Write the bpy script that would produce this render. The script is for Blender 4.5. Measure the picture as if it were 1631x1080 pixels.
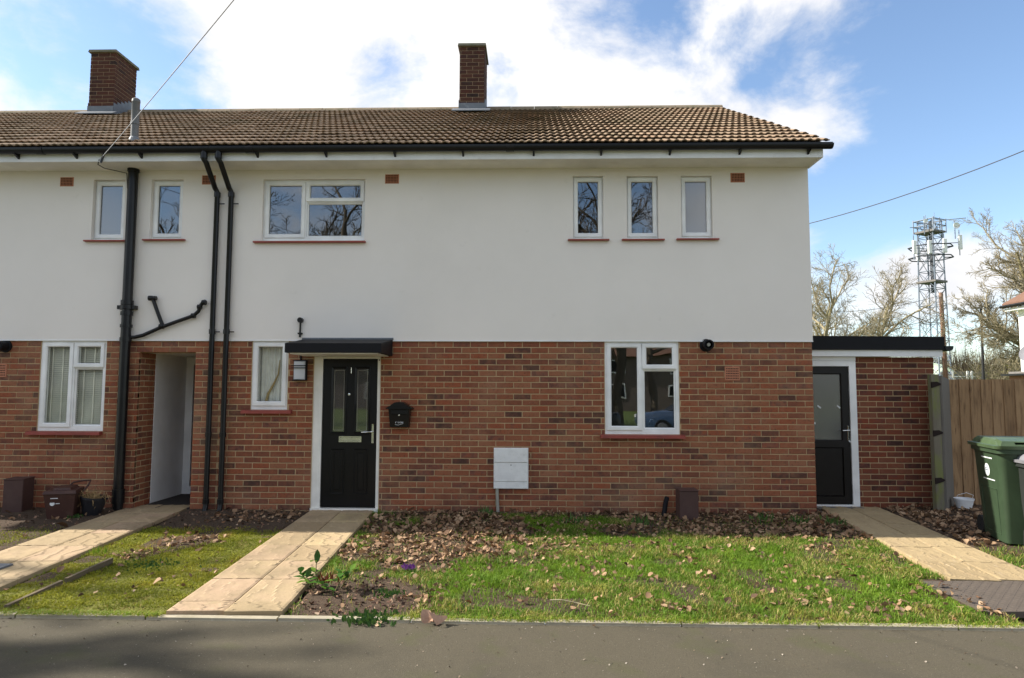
import bpy, math, random
import numpy as np
from mathutils import Vector, Matrix

for o in list(bpy.data.objects):
    bpy.data.objects.remove(o)
SC = bpy.context.scene
COL = SC.collection
rnd = random.Random(11)
R = math.radians

# ------------------------------------------------------------------ camera
FPX, IW, IH = 1087.0, 1631.0, 1080.0
PITCH, YAW, ROLL = R(4.37), R(1.62), R(0.207)
CAMD, CAMH = 8.824, 1.55


def cam_axes():
    cp, sp, cy, sy, cr, sr = (math.cos(PITCH), math.sin(PITCH), math.cos(YAW), math.sin(YAW), math.cos(ROLL), math.sin(ROLL))
    f = Vector((-sy * cp, cy * cp, sp))
    r = Vector((cy, sy, 0))
    u = r.cross(f)
    return cr * r + sr * u, cr * u - sr * r, f


CR, CU, CF = cam_axes()
cam = bpy.data.cameras.new('camera')
cam.sensor_width = 36.0
cam.lens = 36.0 * FPX / IW
cam.clip_start = 0.1
cam.clip_end = 2000
camo = bpy.data.objects.new('camera', cam)
COL.objects.link(camo)
camo.matrix_world = Matrix(((CR.x, CU.x, -CF.x, 0), (CR.y, CU.y, -CF.y, -CAMD), (CR.z, CU.z, -CF.z, CAMH), (0, 0, 0, 1)))
SC.camera = camo


def ray(px, py):
    return (CR * ((px - IW / 2) / FPX) + CU * (-(py - IH / 2) / FPX) + CF)


def W(px, py, y=0.0):
    """point of the vertical plane at depth y seen at a pixel of the photograph: (x, z)"""
    d = ray(px, py)
    t = (CAMD + y) / d.y
    return d.x * t, CAMH + d.z * t


# ------------------------------------------------------------------ light
SUN = Vector((-0.800, 0.1035, 0.588)).normalized()
SUN_EL = math.asin(SUN.z)
SUN_ROT = math.atan2(SUN.x, SUN.y)
sl = bpy.data.lights.new('sun', 'SUN')
sl.energy = 4.8
sl.angle = R(0.53)
sl.color = (1.0, 0.93, 0.82)
so = bpy.data.objects.new('sun', sl)
so.rotation_euler = SUN.to_track_quat('Z', 'Y').to_euler()
so.location = (-20, 5, 30)
COL.objects.link(so)
SC.view_settings.view_transform = 'Standard'
SC.view_settings.look = 'None'
SC.view_settings.exposure = 1.04
SC.view_settings.gamma = 1.0
SC.view_settings.use_curve_mapping = False
SC.render.engine = 'CYCLES'
SC.cycles.max_bounces = 8
SC.cycles.transparent_max_bounces = 12


SKY_OFF = (8.2, 0.3, 4.4)


def make_world():
    w = bpy.data.worlds.new('World')
    SC.world = w
    w.use_nodes = True
    nt = w.node_tree
    nt.nodes.clear()
    N, L = nt.nodes.new, nt.links.new
    out = N('ShaderNodeOutputWorld')
    bg = N('ShaderNodeBackground')
    bg.inputs['Strength'].default_value = 0.115
    L(bg.outputs[0], out.inputs[0])
    sky = N('ShaderNodeTexSky')
    sky.sky_type = 'NISHITA'
    sky.sun_disc = False
    sky.sun_elevation = SUN_EL
    sky.sun_rotation = SUN_ROT
    sky.altitude = 50
    sky.air_density = 1.0
    sky.dust_density = 0.4
    sky.ozone_density = 2.0
    tc = N('ShaderNodeTexCoord')

    def noise(scale, detail, rough, off, dist=0.0):
        m = N('ShaderNodeMapping')
        m.inputs['Location'].default_value = off
        m.inputs['Scale'].default_value = (1, 1, 1.5)
        L(tc.outputs['Generated'], m.inputs['Vector'])
        n = N('ShaderNodeTexNoise')
        n.inputs['Scale'].default_value = scale
        n.inputs['Detail'].default_value = detail
        n.inputs['Roughness'].default_value = rough
        n.inputs['Distortion'].default_value = dist
        L(m.outputs[0], n.inputs['Vector'])
        return n.outputs['Fac']

    def math_(op, a, b=None, c=None):
        n = N('ShaderNodeMath')
        n.operation = op
        for i, v in enumerate((a, b, c)):
            if v is None:
                continue
            if isinstance(v, (int, float)):
                n.inputs[i].default_value = v
            else:
                L(v, n.inputs[i])
        return n.outputs[0]

    n1 = noise(4.2, 10, 0.60, SKY_OFF, 0.3)
    n2 = noise(13.0, 7, 0.62, (0.3, 5.2, 2.0), 0.3)
    val = math_('MULTIPLY_ADD', n1, 3.6, -1.22)
    val = math_('MULTIPLY_ADD', n2, 0.9, val)
    val = math_('SUBTRACT', val, 0.36)
    # big masses of cloud and gaps between them
    lumps = [((430, 20), .42, .30), ((880, 110), .34, .36), ((1180, 120), .26, .32), ((470, 150), .10, .45), ((1320, 110), .18, .35), ((1290, 230), .14, .35),
             ((240, 160), .12, -.50), ((40, 165), .12, -.50), ((590, 105), .06, -.45), ((790, 130), .05, -.45), ((1060, 5), .05, -.55), ((1240, 90), .05, -.35),
             ((1600, 130), .28, -.95), ((1500, 300), .16, -.65), ((1720, 180), .45, -.55), ((1590, 400), .085, 1.25), ((1430, 455), .07, 1.2), ((1520, 445), .07, 1.0)]
    for (px, py), rad, amt in lumps:
        d = ray(px, py).normalized()
        vd = N('ShaderNodeVectorMath')
        vd.operation = 'DISTANCE'
        L(tc.outputs['Generated'], vd.inputs[0])
        vd.inputs[1].default_value = d
        mr = N('ShaderNodeMapRange')
        mr.interpolation_type = 'SMOOTHSTEP'
        mr.inputs['From Min'].default_value = 0.0
        mr.inputs['From Max'].default_value = rad * 1.5
        mr.inputs['To Min'].default_value = amt
        mr.inputs['To Max'].default_value = 0.0
        L(vd.outputs['Value'], mr.inputs['Value'])
        val = math_('ADD', val, mr.outputs[0])
    cov = N('ShaderNodeMapRange')
    cov.interpolation_type = 'SMOOTHSTEP'
    cov.inputs['From Min'].default_value = 0.15
    cov.inputs['From Max'].default_value = 1.15
    L(val, cov.inputs['Value'])
    shade = N('ShaderNodeMapRange')
    shade.inputs['From Min'].default_value = 0.3
    shade.inputs['From Max'].default_value = 0.68
    L(noise(5.0, 8, 0.58, (7.7, 2.2, 5.1)), shade.inputs['Value'])
    cm = N('ShaderNodeMix')
    cm.data_type = 'RGBA'
    cm.inputs[6].default_value = (3.9, 3.95, 4.15, 1)
    cm.inputs[7].default_value = (5.2, 5.05, 4.85, 1)
    L(shade.outputs[0], cm.inputs[0])
    mx = N('ShaderNodeMix')
    mx.data_type = 'RGBA'
    L(cov.outputs[0], mx.inputs[0])
    L(sky.outputs[0], mx.inputs[6])
    L(cm.outputs[2], mx.inputs[7])
    L(mx.outputs[2], bg.inputs['Color'])


make_world()

# ------------------------------------------------------------------ materials
MATS = {}


def mat(name, ramp, src='noise', rough=0.7, noise=(8, 4), bump=None, over=(), spec=0.35, metal=0.0, transl=0.0, stretch=(1, 1, 1), coat=0.0, obj=False):
    """ramp: colour or list of (pos, colour); src: noise | tint | both.
    over: list of (colour, noise scale, lo, hi, amount[, attribute])"""
    m = bpy.data.materials.new(name)
    MATS[name] = m
    m.use_nodes = True
    nt = m.node_tree
    N, L = nt.nodes.new, nt.links.new
    b = nt.nodes['Principled BSDF']
    b.inputs['Roughness'].default_value = rough
    b.inputs['Specular IOR Level'].default_value = spec
    b.inputs['Metallic'].default_value = metal
    b.inputs['Coat Weight'].default_value = coat
    if obj:
        tcn = N('ShaderNodeTexCoord')
        vec = tcn.outputs['Object']
    else:
        geo = N('ShaderNodeNewGeometry')
        vec = geo.outputs['Position']
    mp = N('ShaderNodeMapping')
    mp.inputs['Scale'].default_value = stretch
    L(vec, mp.inputs['Vector'])

    def noi(scale, detail=5, ro=0.6):
        n = N('ShaderNodeTexNoise')
        n.inputs['Scale'].default_value = scale
        n.inputs['Detail'].default_value = detail
        n.inputs['Roughness'].default_value = ro
        L(mp.outputs[0], n.inputs['Vector'])
        return n.outputs['Fac']

    def mth(op, a, c):
        n = N('ShaderNodeMath')
        n.operation = op
        for i, v in enumerate((a, c)):
            if isinstance(v, (int, float)):
                n.inputs[i].default_value = v
            else:
                L(v, n.inputs[i])
        return n.outputs[0]

    if isinstance(ramp, tuple):
        ramp = [(0.3, tuple(c * 0.88 for c in ramp)), (0.7, tuple(min(1, c * 1.1) for c in ramp))]
    cr = N('ShaderNodeValToRGB')
    el = cr.color_ramp.elements
    while len(el) < len(ramp):
        el.new(0.5)
    for e, (p, c) in zip(el, ramp):
        e.position = p
        e.color = (*c, 1)
    if src == 'noise':
        fac = noi(*noise)
    else:
        at = N('ShaderNodeAttribute')
        at.attribute_name = 'tint'
        oi = N('ShaderNodeObjectInfo')
        t = mth('FRACT', mth('ADD', at.outputs['Fac'], oi.outputs['Random']), 0)
        if src == 'both':
            fac = mth('ADD', mth('MULTIPLY', t, 0.94), mth('MULTIPLY', mth('SUBTRACT', noi(*noise), 0.47), 0.5))
        else:
            fac = t
    L(fac, cr.inputs[0])
    colr = cr.outputs[0]
    for ov in over:
        c, sc_, lo, hi, amt = ov[:5]
        mr = N('ShaderNodeMapRange')
        mr.inputs['From Min'].default_value = lo
        mr.inputs['From Max'].default_value = hi
        mr.inputs['To Max'].default_value = amt
        if len(ov) > 5:
            a2 = N('ShaderNodeAttribute')
            a2.attribute_name = ov[5]
            nn = mth('ADD', a2.outputs['Fac'], mth('MULTIPLY', mth('SUBTRACT', noi(sc_), 0.5), 0.9))
            L(nn, mr.inputs['Value'])
        else:
            L(noi(sc_), mr.inputs['Value'])
        mx = N('ShaderNodeMix')
        mx.data_type = 'RGBA'
        L(mr.outputs[0], mx.inputs[0])
        L(colr, mx.inputs[6])
        mx.inputs[7].default_value = (*c, 1)
        colr = mx.outputs[2]
    L(colr, b.inputs['Base Color'])
    if bump:
        bn = N('ShaderNodeBump')
        bn.inputs['Strength'].default_value = bump[0]
        bn.inputs['Distance'].default_value = bump[2] if len(bump) > 2 else 0.01
        L(noi(bump[1], 6, 0.65), bn.inputs['Height'])
        L(bn.outputs[0], b.inputs['Normal'])
    if transl:
        tr = N('ShaderNodeBsdfTranslucent')
        L(colr, tr.inputs['Color'])
        ms = N('ShaderNodeMixShader')
        ms.inputs[0].default_value = transl
        L(b.outputs[0], ms.inputs[1])
        L(tr.outputs[0], ms.inputs[2])
        L(ms.outputs[0], nt.nodes['Material Output'].inputs['Surface'])
    return m


def glass_mat(name, tint=(.72, .76, .78), refl=0.16, rough=0.0, veil=None, fres=0.7):
    m = bpy.data.materials.new(name)
    MATS[name] = m
    m.use_nodes = True
    nt = m.node_tree
    N, L = nt.nodes.new, nt.links.new
    nt.nodes.remove(nt.nodes['Principled BSDF'])
    tr = N('ShaderNodeBsdfTransparent')
    tr.inputs['Color'].default_value = (*tint, 1)
    base = tr.outputs[0]
    if veil:
        df = N('ShaderNodeBsdfDiffuse')
        df.inputs['Color'].default_value = (*veil[0], 1)
        mv = N('ShaderNodeMixShader')
        mv.inputs[0].default_value = veil[1]
        L(base, mv.inputs[1])
        L(df.outputs[0], mv.inputs[2])
        base = mv.outputs[0]
    gl = N('ShaderNodeBsdfGlossy')
    gl.inputs['Roughness'].default_value = rough
    # slight waviness of the panes
    geo = N('ShaderNodeNewGeometry')
    nz = N('ShaderNodeTexNoise')
    nz.inputs['Scale'].default_value = 2.2
    nz.inputs['Detail'].default_value = 1.0
    L(geo.outputs['Position'], nz.inputs['Vector'])
    bp = N('ShaderNodeBump')
    bp.inputs['Strength'].default_value = 0.06
    bp.inputs['Distance'].default_value = 0.02
    L(nz.outputs['Fac'], bp.inputs['Height'])
    L(bp.outputs[0], gl.inputs['Normal'])
    lw = N('ShaderNodeLayerWeight')
    lw.inputs['Blend'].default_value = 0.35
    ad = N('ShaderNodeMath')
    ad.operation = 'MULTIPLY_ADD'
    L(lw.outputs['Fresnel'], ad.inputs[0])
    ad.inputs[1].default_value = fres
    ad.inputs[2].default_value = refl
    ms = N('ShaderNodeMixShader')
    L(ad.outputs[0], ms.inputs[0])
    L(base, ms.inputs[1])
    L(gl.outputs[0], ms.inputs[2])
    L(ms.outputs[0], nt.nodes['Material Output'].inputs['Surface'])
    return m


BRICKS = [(0.0, (.080, .043, .033)), (.06, (.115, .054, .039)), (.12, (.165, .066, .043)), (.20, (.20, .074, .044)), (.36, (.255, .090, .048)), (.60, (.295, .122, .066)), (.80, (.285, .084, .041)), (.92, (.21, .082, .054)), (1.0, (.125, .056, .043))]
mat('brick', BRICKS, 'both', .9, (14, 5), (.5, 90, .004), spec=.15, over=[((.36, .24, .155), 1.3, .50, .76, .42), ((.30, .155, .08), 3.1, .52, .72, .5), ((.085, .043, .032), 34, .54, .72, .65), ((.42, .36, .28), 26, .70, .80, .5)])
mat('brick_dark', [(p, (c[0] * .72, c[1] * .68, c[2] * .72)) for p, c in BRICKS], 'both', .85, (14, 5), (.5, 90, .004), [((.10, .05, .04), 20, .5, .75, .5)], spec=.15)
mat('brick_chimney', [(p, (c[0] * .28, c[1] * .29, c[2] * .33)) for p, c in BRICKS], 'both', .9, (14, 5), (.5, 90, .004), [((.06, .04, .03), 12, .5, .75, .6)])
mat('mortar', (.47, .335, .19), noise=(20, 5), rough=.95, bump=(.6, 120, .004), over=[((.38, .28, .19), 2.0, .5, .75, .5)])
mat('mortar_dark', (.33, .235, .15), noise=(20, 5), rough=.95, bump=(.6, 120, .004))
mat('render', [(.3, (.80, .752, .70)), (.7, (.845, .795, .742))], noise=(.9, 6), rough=.92, bump=(.35, 140, .004), over=[((.70, .665, .61), .55, .5, .78, .4), ((.60, .56, .49), 5, .66, .8, .3), ((.45, .42, .37), 38, .74, .8, .35)])
mat('soffit', (.80, .77, .70), noise=(2, 4), rough=.8, over=[((.55, .48, .36), 3, .6, .8, .4)])
mat('white_upvc', (.84, .84, .83), noise=(3, 2), rough=.32, spec=.5)
mat('fascia_white', (.83, .83, .82), noise=(2, 5), rough=.4, over=[((.5, .48, .42), 7, .62, .8, .5)])
mat('cream_frame', (.82, .80, .74), noise=(3, 3), rough=.5)
mat('sill_red', (.30, .065, .05), noise=(9, 5), rough=.55, over=[((.20, .055, .045), 6, .5, .7, .7), ((.38, .2, .17), 25, .66, .75, .5)], bump=(.2, 60, .003))
mat('gutter_black', (.007, .007, .008), noise=(5, 4), rough=.30, spec=.32, over=[((.02, .018, .017), 3, .5, .75, .7)])
mat('black_paint', (.006, .006, .0065), noise=(5, 4), rough=.32, spec=.28)
mat('black_matt', (.008, .008, .010), noise=(6, 4), rough=.6, spec=.2)
mat('anthracite', (.015, .013, .012), noise=(5, 3), rough=.4, spec=.25)
mat('chrome', (.75, .75, .72), noise=(4, 2), rough=.18, metal=1.0)
mat('flue_metal', (.13, .137, .142), noise=(9, 4), rough=.5, metal=.1, over=[((.2, .2, .2), 6, .5, .75, .5)])
mat('lead', (.16, .175, .195), noise=(8, 5), rough=.6, metal=.2, over=[((.34, .36, .37), 9, .58, .75, .6)])
mat('roof_tile', [(0, (.185, .128, .083)), (.3, (.235, .166, .109)), (.7, (.285, .202, .133)), (1, (.235, .150, .094))], 'both', .9, (10, 5), (.6, 110, .005),
    [((.155, .12, .07), 1.1, .5, .72, .75), ((.13, .125, .065), 7, .57, .72, .55), ((.09, .07, .055), 30, .6, .72, .55)])
mat('roof_under', (.05, .04, .03), rough=.95)
mat('ridge', (.23, .185, .13), noise=(5, 5), rough=.95, bump=(.6, 80, .006), over=[((.12, .12, .06), 9, .52, .7, .7)])
mat('chimney_cap', (.17, .16, .12), noise=(9, 5), rough=.95, over=[((.09, .11, .05), 8, .48, .65, .7)])
mat('terracotta', (.46, .19, .11), noise=(20, 4), rough=.85)
mat('dark_hole', (.02, .012, .01), rough=.95)
mat('room_dark', (.22, .215, .21), noise=(1, 2), rough=.9)
mat('blind', (.88, .86, .76), noise=(4, 2), rough=.6, transl=.15)
mat('curtain', (.78, .77, .74), noise=(12, 3), rough=.9)
mat('curtain_brown', (.42, .31, .15), noise=(12, 3), rough=.9)
mat('passage_white', (.80, .79, .78), noise=(2, 5), rough=.75, bump=(.35, 24, .006), over=[((.6, .57, .5), 4, .58, .8, .4)])
mat('door_mat', (.035, .03, .028), noise=(60, 3), rough=.95)
mat('meter_white', [(.3, (.72, .72, .71)), (.7, (.84, .84, .83))], noise=(12, 6), rough=.6, over=[((.56, .56, .53), 18, .56, .74, .45)])
mat('pipe_grey', (.33, .32, .27), noise=(9, 4), rough=.6)
mat('brown_box', (.075, .040, .034), noise=(8, 4), rough=.6, over=[((.12, .08, .07), 5, .5, .75, .4)])
mat('brown_caddy', (.060, .026, .020), noise=(9, 4), rough=.5, over=[((.12, .07, .05), 8, .55, .75, .5)])
mat('pot_black', (.016, .016, .02), noise=(9, 4), rough=.5)
mat('straw', (.36, .24, .11), noise=(20, 4), rough=.9)
mat('diffuser', (.74, .76, .80), noise=(3, 2), rough=.35, transl=.2)
mat('slab', [(0, (.32, .235, .135)), (.35, (.375, .285, .165)), (.7, (.405, .285, .185)), (1, (.43, .335, .180))], 'both', .82, (5, 6), (.55, 45, .006),
    [((.23, .17, .105), 2.2, .5, .75, .6), ((.24, .185, .11), 40, .56, .72, .6), ((.52, .41, .245), 9, .6, .75, .45), ((.20, .16, .085), 1.1, .5, .7, .45)])
mat('slab_timber', [(0, (.32, .24, .13)), (.5, (.375, .285, .158)), (1, (.41, .315, .175))], 'both', .85, (6, 6), (.9, 22, .008),
    [((.24, .17, .10), 5, .54, .72, .7), ((.55, .45, .33), 8, .6, .72, .5)], stretch=(6, 1.0, 3))
mat('slab_bed', (.085, .080, .035), noise=(30, 5), rough=.95)
mat('edging', (.36, .32, .235), noise=(12, 6), rough=.92, bump=(.5, 120, .004), over=[((.19, .17, .10), 3.2, .52, .72, .75), ((.55, .52, .45), 14, .6, .75, .5)])
mat('tarmac', [(.25, (.058, .049, .032)), (.75, (.108, .093, .062))], noise=(160, 4), rough=.9, bump=(.9, 190, .006),
    over=[((.050, .045, .032), 1.1, .5, .72, .6), ((.30, .28, .235), 75, .66, .72, .65), ((.045, .040, .032), 48, .60, .72, .55), ((.070, .072, .028), 2.4, .55, .74, .7)])
mat('road', (.07, .068, .064), noise=(60, 4), rough=.9, bump=(.7, 90, .006))
mat('ground', [(.3, (.062, .095, .018)), (.7, (.095, .135, .028))], noise=(1.2, 6), rough=.95, bump=(.6, 14, .05), over=[((.13, .11, .05), 3, .55, .75, .5)])
mat('garden_soil', [(.25, (.042, .027, .017)), (.75, (.110, .073, .045))], noise=(38, 6), rough=.97, bump=(1.0, 70, .02),
    over=[((.17, .17, .026), 7, .42, .7, .9, 'moss'), ((.20, .145, .085), 60, .66, .78, .5)])
mat('grass', [(0, (.085, .165, .014)), (.3, (.160, .280, .022)), (.62, (.240, .330, .030)), (.84, (.32, .33, .055)), (1, (.46, .36, .15))], 'tint', .6, transl=.35, spec=.25)
mat('moss', [(0, (.12, .150, .018)), (.4, (.235, .255, .022)), (.8, (.33, .305, .030)), (1, (.30, .20, .075))], 'tint', .8, transl=.25, spec=.2)
mat('dead_leaf', [(0, (.075, .042, .024)), (.25, (.175, .100, .055)), (.55, (.29, .178, .100)), (.82, (.43, .295, .180)), (1, (.24, .112, .052))], 'tint', .75, transl=.12, spec=.3)
mat('leaf_pale', [(.3, (.34, .20, .13)), (.7, (.48, .30, .20))], noise=(30, 4), rough=.75, transl=.1)
mat('bark_chip', [(0, (.05, .028, .02)), (.5, (.16, .085, .055)), (.85, (.28, .17, .11)), (1, (.40, .29, .2))], 'tint', .9)
mat('grit', [(0, (.06, .045, .03)), (.6, (.17, .13, .09)), (1, (.40, .36, .30))], 'tint', .9)
mat('laurel', [(0, (.035, .095, .02)), (.5, (.07, .17, .025)), (1, (.15, .25, .03))], 'tint', .28, transl=.25, spec=.5)
mat('laurel_red', (.20, .055, .025), rough=.5, transl=.2)
mat('shoot', [(0, (.05, .12, .03)), (1, (.12, .22, .05))], 'tint', .5, transl=.25)
mat('weed', [(0, (.03, .085, .022)), (1, (.09, .17, .035))], 'tint', .55, transl=.25)
mat('crocus', (.16, .05, .24), rough=.6, transl=.3)
mat('timber_old', (.15, .115, .075), noise=(10, 6), rough=.95, bump=(.6, 30, .008), stretch=(3, 1, 8), over=[((.09, .10, .04), 6, .5, .7, .6)])
mat('fence_board', [(0, (.27, .162, .080)), (.5, (.335, .205, .104)), (1, (.39, .245, .128))], 'both', .88, (3, 6), (.4, 26, .005),
    [((.12, .066, .032), 3.0, .46, .66, .7), ((.07, .036, .018), 6, .64, .70, .95)], stretch=(7, 7, .8))
mat('fence_post', (.17, .15, .11), noise=(5, 6), rough=.92, bump=(.4, 30, .006), stretch=(4, 4, 1), over=[((.17, .19, .05), 3, .45, .62, .7)])
mat('fence_grey', (.15, .135, .115), noise=(4, 6), rough=.92, bump=(.4, 26, .006), stretch=(6, 6, .8))
mat('bin_green', (.034, .058, .031), noise=(6, 4), rough=.40, spec=.4, over=[((.045, .08, .038), 9, .55, .75, .5)])
mat('bin_lid', (.062, .098, .048), noise=(6, 4), rough=.38, spec=.5)
mat('bin_grey', (.20, .20, .22), noise=(6, 4), rough=.4, spec=.45)
mat('bin_dark', (.028, .032, .03), noise=(6, 4), rough=.45)
mat('rubber', (.02, .02, .02), rough=.8)
mat('white_print', (.72, .74, .75), rough=.6)
mat('grey_print', (.18, .22, .26), rough=.6)
mat('tub_white', (.78, .79, .80), noise=(5, 3), rough=.4)
mat('iron_cover', (.105, .085, .068), noise=(30, 5), rough=.7, metal=.1, bump=(.3, 60, .003), over=[((.085, .07, .055), 4, .5, .7, .6)])
mat('bark', [(.3, (.12, .105, .055)), (.7, (.23, .195, .10))], noise=(5, 5), rough=.95, bump=(.7, 18, .03), over=[((.24, .23, .075), 2.5, .45, .65, .6)])
mat('twig', [(.3, (.25, .215, .145)), (.7, (.37, .325, .225))], noise=(3, 4), rough=.95, over=[((.30, .27, .12), 1.0, .5, .75, .5)])
mat('twig_dark', (.11, .09, .065), noise=(3, 4), rough=.95)
mat('bush_leaf', [(0, (.15, .125, .045)), (.5, (.23, .20, .06)), (1, (.20, .215, .06))], 'tint', .8, transl=.3)
mat('wood_brown', [(0, (.13, .095, .058)), (1, (.22, .165, .098))], 'tint', .95)
mat('steel', (.20, .235, .285), noise=(2, 3), rough=.55, metal=.25)
mat('steel_dark', (.045, .05, .06), noise=(2, 3), rough=.6)
mat('antenna_white', (.80, .80, .78), rough=.5)
mat('deck_grey', (.16, .15, .14), rough=.8)
mat('pole_wood', (.25, .145, .10), noise=(4, 6), rough=.9, stretch=(6, 6, .6), over=[((.33, .28, .21), 3, .5, .7, .6)])
mat('lamp_column', (.022, .022, .024), rough=.5)
mat('dome_membrane', (.27, .35, .24), noise=(.3, 3), rough=.6, over=[((.38, .45, .35), .5, .45, .65, .7)])
mat('white_wall', (.82, .81, .78), noise=(1, 4), rough=.85)
mat('brown_roof', (.17, .095, .065), noise=(5, 4), rough=.9, bump=(.4, 30, .02))
mat('cable_grey', (.34, .35, .37), rough=.5)
mat('cable_dark', (.04, .04, .045), rough=.5)
mat('far_brick', (.30, .145, .095), noise=(2, 4), rough=.9)
mat('opposite_wall', (.17, .135, .115), noise=(2, 4), rough=.9)
mat('tarnished', (.30, .29, .25), noise=(9, 3), rough=.5, metal=.4)
glass_mat('glass', (.72, .75, .77), .15)
glass_mat('glass_blind', (.95, .96, .94), .0, fres=.12)
glass_mat('glass_obscure', (.42, .44, .46), .16, .10, ((.36, .38, .41), .45))
glass_mat('glass_door', (.25, .26, .27), .15, .03, ((.12, .125, .13), .3))
glass_mat('glass_reeded', (.2, .2, .2), .17, .22, ((.16, .155, .145), .5))

# ------------------------------------------------------------------ mesh helpers


class MB:
    def __init__(s):
        s.v, s.f, s.t = [], [], []

    def add(s, vs, fs, tint=None):
        o = len(s.v)
        s.v += [tuple(p) for p in vs]
        s.f += [tuple(i + o for i in f) for f in fs]
        s.t += [rnd.random() if tint is None else tint] * len(vs)
        return s

    def box(s, x0, x1, y0, y1, z0, z1, tint=None):
        return s.add([(x0, y0, z0), (x1, y0, z0), (x1, y1, z0), (x0, y1, z0), (x0, y0, z1), (x1, y0, z1), (x1, y1, z1), (x0, y1, z1)],
                     [(0, 3, 2, 1), (4, 5, 6, 7), (0, 1, 5, 4), (1, 2, 6, 5), (2, 3, 7, 6), (3, 0, 4, 7)], tint)

    def hexa(s, pts, tint=None):
        return s.add(pts, [(0, 3, 2, 1), (4, 5, 6, 7), (0, 1, 5, 4), (1, 2, 6, 5), (2, 3, 7, 6), (3, 0, 4, 7)], tint)

    def cham(s, x0, x1, y0, y1, z0, z1, c=0.004, axis='y', tint=None):
        """box whose front (low y) face has chamfered edges"""
        vs = [(x0, y1, z0), (x1, y1, z0), (x1, y1, z1), (x0, y1, z1), (x0, y0 + c, z0), (x1, y0 + c, z0), (x1, y0 + c, z1), (x0, y0 + c, z1),
              (x0 + c, y0, z0 + c), (x1 - c, y0, z0 + c), (x1 - c, y0, z1 - c), (x0 + c, y0, z1 - c)]
        fs = [(0, 1, 2, 3), (0, 4, 5, 1), (1, 5, 6, 2), (2, 6, 7, 3), (3, 7, 4, 0), (4, 8, 9, 5), (5, 9, 10, 6), (6, 10, 11, 7), (7, 11, 8, 4), (8, 11, 10, 9)]
        return s.add(vs, fs, tint)

    def tube(s, pts, r, n=8, caps=True, tint=None):
        pts = [Vector(p) for p in pts]
        rs = r if isinstance(r, (list, tuple)) else [r] * len(pts)
        vs, fs = [], []
        ref = None
        for i, p in enumerate(pts):
            d = (pts[min(i + 1, len(pts) - 1)] - pts[max(i - 1, 0)]).normalized()
            if ref is None:
                ref = Vector((1, 0, 0)) if abs(d.x) < .9 else Vector((0, 1, 0))
            a = (ref - d * ref.dot(d)).normalized()
            ref = a
            b = d.cross(a)
            for k in range(n):
                an = 2 * math.pi * k / n
                vs.append(p + (a * math.cos(an) + b * math.sin(an)) * rs[i])
        for i in range(len(pts) - 1):
            for k in range(n):
                k2 = (k + 1) % n
                fs.append((i * n + k, i * n + k2, (i + 1) * n + k2, (i + 1) * n + k))
        if caps:
            fs.append(tuple(range(n))[::-1])
            fs.append(tuple((len(pts) - 1) * n + k for k in range(n)))
        return s.add(vs, fs, tint)

    def lathe(s, prof, c, axis='z', n=20, caps=True, tint=None):
        """prof: list of (radius, height along axis)"""
        vs, fs = [], []
        for r, h in prof:
            for k in range(n):
                a = 2 * math.pi * k / n
                u, v = r * math.cos(a), r * math.sin(a)
                p = (u, v, h) if axis == 'z' else (u, h, v) if axis == 'y' else (h, u, v)
                vs.append((c[0] + p[0], c[1] + p[1], c[2] + p[2]))
        for i in range(len(prof) - 1):
            for k in range(n):
                k2 = (k + 1) % n
                fs.append((i * n + k, i * n + k2, (i + 1) * n + k2, (i + 1) * n + k))
        if caps:
            fs.append(tuple(range(n))[::-1])
            fs.append(tuple((len(prof) - 1) * n + k for k in range(n)))
        return s.add(vs, fs, tint)

    def prism(s, poly, a0, a1, axis='x', tint=None):
        """poly extruded along axis; poly coords are the two other axes in order"""
        def pt(a, q):
            return (a, q[0], q[1]) if axis == 'x' else (q[0], a, q[1]) if axis == 'y' else (q[0], q[1], a)
        n = len(poly)
        vs = [pt(a0, q) for q in poly] + [pt(a1, q) for q in poly]
        fs = [tuple(range(n))[::-1], tuple(range(n, 2 * n))] + [(i, (i + 1) % n, n + (i + 1) % n, n + i) for i in range(n)]
        return s.add(vs, fs, tint)

    def move(s, M):
        s.v = [tuple(M @ Vector(p)) for p in s.v]
        return s

    def mesh(s, name, material, smooth=False):
        me = bpy.data.meshes.new(name)
        me.from_pydata(s.v, [], s.f)
        me.materials.append(MATS[material])
        a = me.attributes.new('tint', 'FLOAT', 'POINT')
        a.data.foreach_set('value', s.t)
        if smooth:
            me.shade_smooth()
        import bmesh
        bm = bmesh.new()
        bm.from_mesh(me)
        bmesh.ops.recalc_face_normals(bm, faces=bm.faces)
        bm.to_mesh(me)
        bm.free()
        if smooth:
            me.set_sharp_from_angle(angle=R(40))
        return me


def link(name, me, parent=None, loc=None):
    o = bpy.data.objects.new(name, me)
    COL.objects.link(o)
    if parent is not None:
        o.parent = parent
        o.matrix_parent_inverse = WORLD[parent.name].inverted()
    if loc is not None:
        o.location = loc
    WORLD[o.name] = Matrix.Translation(loc) if loc is not None else Matrix.Identity(4)
    return o


WORLD = {}


def part(name, mb, material, parent=None, smooth=False, label=None, stuff=False):
    o = link(name, mb.mesh(name, material, smooth), parent)
    if label:
        o['label'] = label
    if stuff:
        o['kind'] = 'stuff'
    return o


def tag(o, label, cat, group=None, kind=None):
    o['label'] = label
    o['category'] = cat
    if group:
        o['group'] = group
    if kind:
        o['kind'] = kind
    return o


def thing(name, loc, label, cat, group=None):
    o = link(name, None, None, loc)
    o.empty_display_size = 0.1
    return tag(o, label, cat, group)


def struct(o, label, kind='structure'):
    o['kind'] = kind
    o['label'] = label
    return o


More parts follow.
